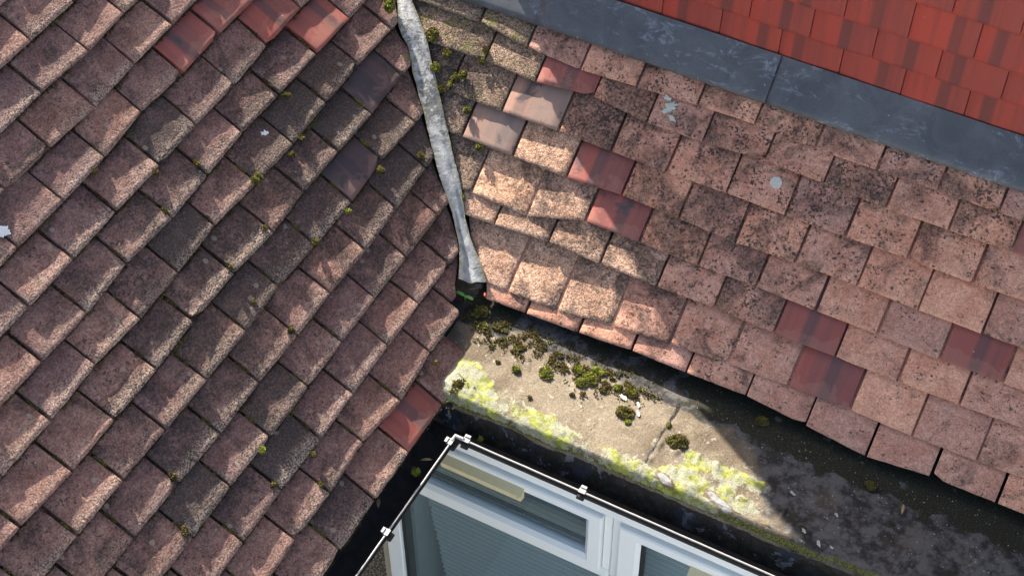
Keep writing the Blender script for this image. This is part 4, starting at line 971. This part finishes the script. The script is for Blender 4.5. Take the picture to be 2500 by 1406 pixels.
def moss_clump(p, r, tone, U, V_, seed, hh=.55, squash=1.0, ang=0, size=.0045):
    R = random.Random(seed); N = U.cross(V_).normalized()
    mb = MB(); tones = []; cnt = int(50+330*(r/.022)**2); cnt = min(cnt, 800)
    ca, sa = math.cos(ang), math.sin(ang)
    # dark cushion
    nl = 12; ring = []
    for k in range(nl):
        a = 2*math.pi*k/nl; rr = r*(.78+.22*noise.noise((math.cos(a)*1.5+seed,math.sin(a)*1.5,0)))
        ring.append((a, rr))
    P = [N*r*hh*.55]
    for f, hgt in ((.55,.45),(1,-.12)):
        for a, rr in ring:
            x = math.cos(a)*rr*f; y = math.sin(a)*rr*f*squash
            P.append(U*(x*ca-y*sa)+V_*(x*sa+y*ca)+N*r*hh*hgt)
    fs = [(0,1+k,1+(k+1)%nl) for k in range(nl)]+[(1+k,1+nl+k,1+nl+(k+1)%nl,1+(k+1)%nl) for k in range(nl)]
    mb.add(P, fs, True); tones += [.2]*len(P)
    for k in range(cnt):
        a = R.uniform(0,2*math.pi); q = math.sqrt(R.random()); rr = r*q*(.85+.3*noise.noise((math.cos(a)*1.5+seed,math.sin(a)*1.5,0)))
        x = math.cos(a)*rr; y = math.sin(a)*rr*squash; X = x*ca-y*sa; Y = x*sa+y*ca
        lump = .7+.9*noise.noise((X*110+seed,Y*110,0))
        h = r*hh*math.sqrt(max(0,1-q*q))*lump
        tn = tone+.40*noise.noise((X*70+seed,Y*70,3))+(.10 if q < .6 else -.05)
        blades(mb, tones, U*X+V_*Y+N*h, 2, U, V_, R, tn, size*1.15, .7+q*.9)
    o = mb.build('moss_clump', M['moss'], fix=False); o.location = p
    a = o.data.attributes.new('tone', 'FLOAT', 'POINT'); a.data.foreach_set('value', tones)
    return o
PX = 1/900.
LAB_L = ['big orange and green moss tuft in a joint of the left roof','small dark moss tuft where four tiles meet at top of the left roof','bright yellow moss dab on a tile tail low on the left roof','brown moss tuft on a joint near the bottom edge of the left roof','brown moss tuft on a tile corner above the lowest left tiles','small yellow moss dot on a tile tail beside the lead valley','small olive moss on a tail low on the left roof, right of the yellow dab','olive moss tuft under a tile tail high on the far left roof','olive moss tuft on a tile corner left of the orange tuft','green moss in a joint above the smooth dark purple tile','green moss in the joint right of the orange tuft','thin green moss beside a tile corner at upper left','large yellow-green moss ball at the very top of the lead valley','dark green moss on a tile left of the valley, middle height','dark green moss pad two tiles left of the valley middle','thin yellow moss strip down a joint left of the roof centre','pale moss strip down a joint at the centre of the left roof','tiny moss tuft in a joint below the orange tuft','small moss tuft on a joint toward the valley foot','olive moss tuft in a joint low in the left roof middle','brown moss tuft on a low tile corner near the left eave','tiny moss tuft on a joint just above the brown eave tuft','tiny moss tuft in a joint halfway down the left roof','tiny moss tuft on the last tile above the flat roof corner']
for i, (x,y,z,r,k) in enumerate(MOSS_L):
    U, V_ = FL_['A'], FL_['U']
    st = i in (15,16)
    if k == 4 and r > 20: tn, rr = .74, r*PX
    else: tn, rr = {1:.42,2:.30,3:.30,4:.80,5:.52}[k], r*PX*.75
    o = moss_clump(Vector((x,y,z))-FL_['N']*(.004 if r < 22 else -.004), rr, tn, U, V_, i+1, .6, .35 if st else .7, math.radians(90) if st else random.uniform(0,3))
    o.data.update(); tag(o, LAB_L[i], 'moss', 'moss tufts on the left roof')
LAB_R = ['bright green moss tuft against the right edge of the lead valley','small green moss tuft on the left end of a mossy tile near the valley','round green moss tuft casting a shadow on a mossy tile near the valley','dark green moss tuft at the foot of the narrow cut tile beside the valley','tiny green moss dot between the cut tile and the next tile','yellow-green moss bit between two mossy tiles near the valley top','dark moss tuft under the step between mossy tiles','dark moss in the hollow right of the valley top','dark moss under the upper mossy tile, beside the hollow','moss in the shadow between the two cut tiles of the valley','green moss strip in a joint right of the valley middle','tiny bright moss on the right edge of the valley, lower middle']
for i, (x,y,z,r,k) in enumerate(MOSS_R):
    o = moss_clump(Vector((x,y,z))-FR_['N']*.004, r*PX*.9, {0:.72,1:.48,2:.5}[k], FR_['A'], FR_['U'], i+51, .8, 1.0, random.uniform(0,3))
    tag(o, LAB_R[i], 'moss', 'moss tufts on the right roof')
LAB_F = ['small dark moss cushion on the left part of the pale flat roof','dark green moss cushion in the middle of the pale flat roof','olive moss lump left of the bright green moss on the flat roof','large olive moss cushion around the bright green moss','bright green moss knob, left of a pair on the flat roof','bright green moss knob, right of a pair on the flat roof','olive moss lump below the bright green knobs','ragged brown moss near the shadow edge on the flat roof','brown moss end piece left of the ragged brown moss','round brown moss tuft with pale flakes on the sunlit flat roof','small green moss dot under the round brown tuft','brown moss heap beside the crack near the shadow line','tiny moss tuft at the top of the crack','tiny brown moss dot below the middle moss','tiny brown moss dot left of the dark green cushion','dark weedy tuft on the yellow lichen near the left corner','tiny dark pine-like tuft on the left flat roof','mossy debris heap at the mouth of the lead valley','dark green moss in the shade under the right eave','small green moss spot in the shade near a pale leaf']
for i, (x,y,r,k) in enumerate(MOSS_F):
    bright = i in (4,5)
    o = moss_clump((x,y,ledge_z(x,y)+.001), r*PX*(.95 if r > 12 else .8), {0:.97,1:.66,2:.46,3:.32}[k], Vector((1,0,0)), Vector((0,1,0)), i+101, .42 if r > 15 else .75, .8, random.uniform(0,3), .0042)
    tag(o, LAB_F[i], 'moss', 'moss cushions on the flat roof')
# fine moss and dirt lodged in the joints of the left roof, with near-black humus as the shade line
mb = MB(); tones = []; R = random.Random(31); F = shiftF(FL_, roofL)
for (a0,s0,a1,s1,dirt,moss) in JOINTS_L:
    for side_, n_ in ((0, 46), (1, 34)):
        if R.random() > .25+.75*dirt: continue
        tn = R.choice((.12,.2,.3,.34,.5)) if moss < .5 else R.choice((.3,.45,.6))
        lo = R.uniform(.0,.5); hi = lo+R.uniform(.25,.5)
        if interp(VALLEY_L, s0+.04) < a0+.02: continue
        for k in range(int(n_*(.4+dirt))):
            u = R.uniform(lo, hi)
            if side_ == 0: p = PT(F, a0+R.gauss(0,.0018), s0+.012+u*.09, -.006-u*.012)
            else:
                a = a0+(a1-a0)*u
                if a > interp(VALLEY_L, s0)-.01: continue
                p = PT(F, a, s0-.002-abs(R.gauss(0,.003)), -.0135)
            blades(mb, tones, p, R.randint(2,4), F['A'], F['U'], R, tn, .0042, 1.3)
for (a0,s0,a1,s1,dirt,moss) in JOINTS_L:        # humus made near-black to draw the shade line under tails and in joints
    for k in range(110):
        u = R.random(); a = a0+(a1-a0)*u
        if noise.noise((a*25,s0*25,2)) < -.25 or a > interp(VALLEY_L, s0)-.012: continue
        blades(mb, tones, PT(F, a, s0+(s1-s0)*u-.001-abs(R.gauss(0,.0028)), -.0165), 3, F['A'], F['U'], R, .03, .0042, 1.3)
    if a0 < interp(VALLEY_L, s0+.03)-.02:
        for k in range(50): blades(mb, tones, PT(F, a0+R.gauss(0,.0022), s0+R.uniform(.005,.10), -.022), 3, F['A'], F['U'], R, .02, .0045, 1.3)
jm = mb.build('joint_moss_shade', M['moss'], roofL, fix=False); a = jm.data.attributes.new('tone', 'FLOAT', 'POINT'); a.data.foreach_set('value', tones); jm['kind'] = 'stuff'
# loose moss and debris carpet
mb = MB(); tones = []; R = random.Random(77)
for (x,y,r) in CARPET:
    x -= .006; y -= .010; r *= 1.25
    for k in range(int(24+r*r*130000)):
        a = R.uniform(0,6.283); q = r*abs(R.gauss(0,.75)); px, py = x+math.cos(a)*q, y+math.sin(a)*q*.9
        if noise.noise((px*38,py*38,0)) < -.06: continue
        tn = R.choice((.16,.22,.28,.34,.34,.40,.46)) if R.random() > .06 else .97
        blades(mb, tones, (px,py,ledge_z(px,py)+R.uniform(0,.006)), R.randint(4,7), Vector((1,0,0)), Vector((0,1,0)), R, tn, .0046, 1.5)
co = mb.build('moss_carpet', M['moss'], fix=False); a = co.data.attributes.new('tone', 'FLOAT', 'POINT'); a.data.foreach_set('value', tones)
tag(co, kind='stuff', label='crumbled brown moss strewn along the flat roof', cat='moss')
# grit
mb = MB(); R = random.Random(5)
for k in range(520):
    x = R.uniform(-.2,1.4); y = R.uniform(-.17,.08)
    r = R.choice((.0008,.001,.0012,.0018)); c = Vector((x,y,ledge_z(x,y)+.001))
    V6 = [c+Vector((r*R.uniform(.6,1.4),0,0)), c-Vector((r*R.uniform(.6,1.4),0,0)), c+Vector((0,r*R.uniform(.6,1.4),0)), c-Vector((0,r,0)), c+Vector((0,0,r)), c-Vector((0,0,r))]
    mb.add(V6, [(0,2,4),(2,1,4),(1,3,4),(3,0,4)])
tag(mb.build('grit', M['flake'], fix=False), 'pale grit scattered over the flat roof', 'grit', kind='stuff')
# flakes and curled coating pieces
def flake(p, r, name, mat, label, cat, U=Vector((1,0,0)), V_=Vector((0,1,0)), seed=0, th=.0012, curl=.25, asp=.6, ang=-.5, group=None):
    R = random.Random(seed); N = U.cross(V_); n = 17; mb = MB(); T = []
    ca, sa = math.cos(ang), math.sin(ang)
    rad = [1+R.uniform(-.38,.25) for _ in range(n)]
    def pt(x, y, z): return U*(x*ca-y*sa)+V_*(x*sa+y*ca)+N*z
    for f in (0,.5,1):
        for k in range(n):
            a = 2*math.pi*k/n; rr = r*f*rad[k]
            x, y = math.cos(a)*rr, math.sin(a)*rr*asp; T.append(pt(x, y, th+curl*(y*y)/r+.25*curl*x*y/r+.3*th*noise.noise((x*300,y*300,seed))))
    B = [v-N*th*.9 for v in T[2*n:]]
    fs = [(f*n+k, f*n+(k+1)%n, (f+1)*n+(k+1)%n, (f+1)*n+k) for f in (0,1) for k in range(n)]
    mb.add(T+B, fs+[(2*n+k, 2*n+(k+1)%n, 3*n+(k+1)%n, 3*n+k) for k in range(n)], False)
    o = mb.build(name, M[mat], fix=False); o.location = p
    return tag(o, label, cat, group)
FLAB = ['curled white coating flake right of the mossy patch on the flat roof','pale yellow flake standing above the round brown moss','pale yellow flake beside the round brown moss','pale chip in the shaded flat roof, nearest the eave','white chip right of the sunlit lip in the shade','pale chip in the shade, second along the edge from the sunlit lip','small pale chip in the shade farthest along the edge','pale stone chip in the middle of the shaded flat roof','oval white bare patch of lead on the lip beside the lichen','long pale bare strip on the lip at the end of the sunlight']
for i, (x,y,r) in enumerate(FLAKE):
    if i > 7: continue
    flake((x,y,ledge_z(x,y)+.003), r*PX, 'coating_flake', 'flake', FLAB[i], 'flake', seed=i+3, curl=.5 if i < 3 else .2, asp=.45, ang=-.4-.3*(i % 3))
LL = ['round white lichen disc on a tile in the middle of the right roof','large pale green lichen patch on a right-roof tile under the lead apron','small pale lichen bit above the large pale green patch','small pale lichen bit below the large pale green patch','white bird dropping at the left edge of the left roof','small white dropping on a dark tile of the left roof']
def crust(p, r, name, mat, label, cat, F, seed, wob, asp, ang):
    """thin lobed crust with a ragged outline lying on a tile"""
    mb = MB(); n = 36; ca, sa = math.cos(ang), math.sin(ang); T = []
    for f, h in ((0,.0011),(.45,.0010),(.85,.0008),(1,.0)):
        for k in range(n):
            a = 2*math.pi*k/n
            rr = r*f*(1+wob*noise.noise((math.cos(a)*2.2+seed,math.sin(a)*2.2,seed))+wob*.7*noise.noise((math.cos(a)*6+seed,math.sin(a)*6,seed)))
            x, y = math.cos(a)*rr, math.sin(a)*rr*asp
            T.append(F['A']*(x*ca-y*sa)+F['U']*(x*sa+y*ca)+F['N']*(h+.0005*noise.noise((x*500,y*500,seed))))
    mb.add(T, [(f*n+k, f*n+(k+1)%n, (f+1)*n+(k+1)%n, (f+1)*n+k) for f in range(3) for k in range(n)]+[tuple(range(4*n-1,3*n-1,-1))], False)
    o = mb.build(name, M[mat], fix=False)
    d = (Vector(cam_o.matrix_world.translation)-p).normalized()
    o.location = p
    return tag(o, label, cat)
TILES_ON = {}
for i, (x,y,z,r) in enumerate(LICH):
    Fx = FL_ if i > 3 else FR_
    P0 = Vector((x,y,z)); s_ = (P0-Fx['O']).dot(Fx['U']); a_ = (P0-Fx['O']).dot(Fx['A'])
    tl = TILES_L if i > 3 else TILES_R
    ds = min([s_-(q[1]+q[3])/2 for q in tl if q[0]-.01 <= a_ <= q[2]+.01 and s_-(q[1]+q[3])/2 > -.01] or [.05])
    P0 = P0+Fx['N']*(-.150*ds+.0022)-Fx['A']*0
    crust(P0, r*PX*(.92 if i == 0 else 1.1), 'lichen' if i < 4 else 'bird_dropping', 'lichw' if i == 0 else ('lich' if i < 4 else 'drop'), LL[i], 'lichen' if i < 4 else 'bird dropping', Fx, i*3+11, .12 if i == 0 else .85, .95 if i == 0 else .62, .9 if i == 1 else -.4)
# seedling in the valley mouth
sg = empty('seedling', (SEED[2][0],SEED[2][1],.045))
tag(sg, 'tiny green seedling with two leaves at the mouth of the valley', 'seedling')
c0 = Vector((SEED[2][0],SEED[2][1],.065))
mb = MB(); mb.tube([Vector((0,0,-.01)), Vector((.002,0,.008)), c0-sg.location], .0009, 5); mb.build('stem', M['green_leaf'], sg)
for e in (0,1):
    tip = Vector((SEED[e][0],SEED[e][1],.067)); d = tip-c0; s = d.normalized().cross(Vector((0,0,1))); mb = MB(); P = []
    for k in range(9):
        u = k/8; w = .0052*min(1,math.sin(math.pi*min(1,u*.86+.07))**.6*1.1)
        c = c0+d*u-sg.location+Vector((0,0,.003*math.sin(math.pi*u)))
        P += [c-s*w, c+Vector((0,0,-.0012)), c+s*w]
    Q = [p-Vector((0,0,.0009)) for p in P]; fs = []
    for k in range(8):
        for j in (0,1): fs.append((3*k+j,3*k+j+1,3*k+j+4,3*k+j+3))
    mb.add(P+Q, fs+[tuple(i+27 for i in f[::-1]) for f in fs], True); mb.build('leaf', M['green_leaf'], sg)
o = flake((SEED[3][0],SEED[3][1],.06), .010, 'tile_shard', 'red_bit', 'small red clay shard in the debris at the valley mouth', 'shard', seed=91, th=.004, curl=0, asp=.4, ang=-.7)
def leaf(p, L, w, ang, label, lift=.003):
    mb = MB(); P = []; d = Vector((math.cos(ang),math.sin(ang),.12)); s = Vector((-math.sin(ang),math.cos(ang),0))
    for k in range(9):
        u = k/8; ww = w*math.sin(math.pi*(u*.94+.03)); c = d*(u-.5)*L+Vector((0,0,.3*w*math.sin(3*u)))
        P += [c-s*ww+Vector((0,0,ww*.4)), c, c+s*ww+Vector((0,0,ww*.4))]
    fs = [(3*k+j,3*k+j+1,3*k+j+4,3*k+j+3) for k in range(8) for j in (0,1)]
    Q = [q-Vector((0,0,.0005)) for q in P]
    mb.add(P+Q, fs+[tuple(i+27 for i in f[::-1]) for f in fs], True); o = mb.build('dry_leaf', M['leaf_dry'], fix=False); o.location = p
    return tag(o, label, 'leaf', 'dry leaves in the gutter')
leaf((-.148,-.575,-.028), .034, .005, math.radians(-62), 'dry brown leaf lying in the left gutter, nearest the bottom')
leaf((-.112,-.392,-.045), .032, .004, math.radians(25), 'pale narrow leaf in the left gutter near the corner')
leaf((1.06,-.012,.042), .034, .004, math.radians(-80), 'pale green-brown leaf lying in the shade under the right eave')
for p, r, tn, lb in (((-.117,-.44,-.045),.013,.86,'orange-yellow moss tuft in the left gutter'), ((-.020,-.262,-.055),.006,.7,'small green weed in the gutter beside the corner clip')):
    tag(moss_clump(p, r, tn, Vector((1,0,0)), Vector((0,1,0)), int(r*9000), .9), lb, 'moss')
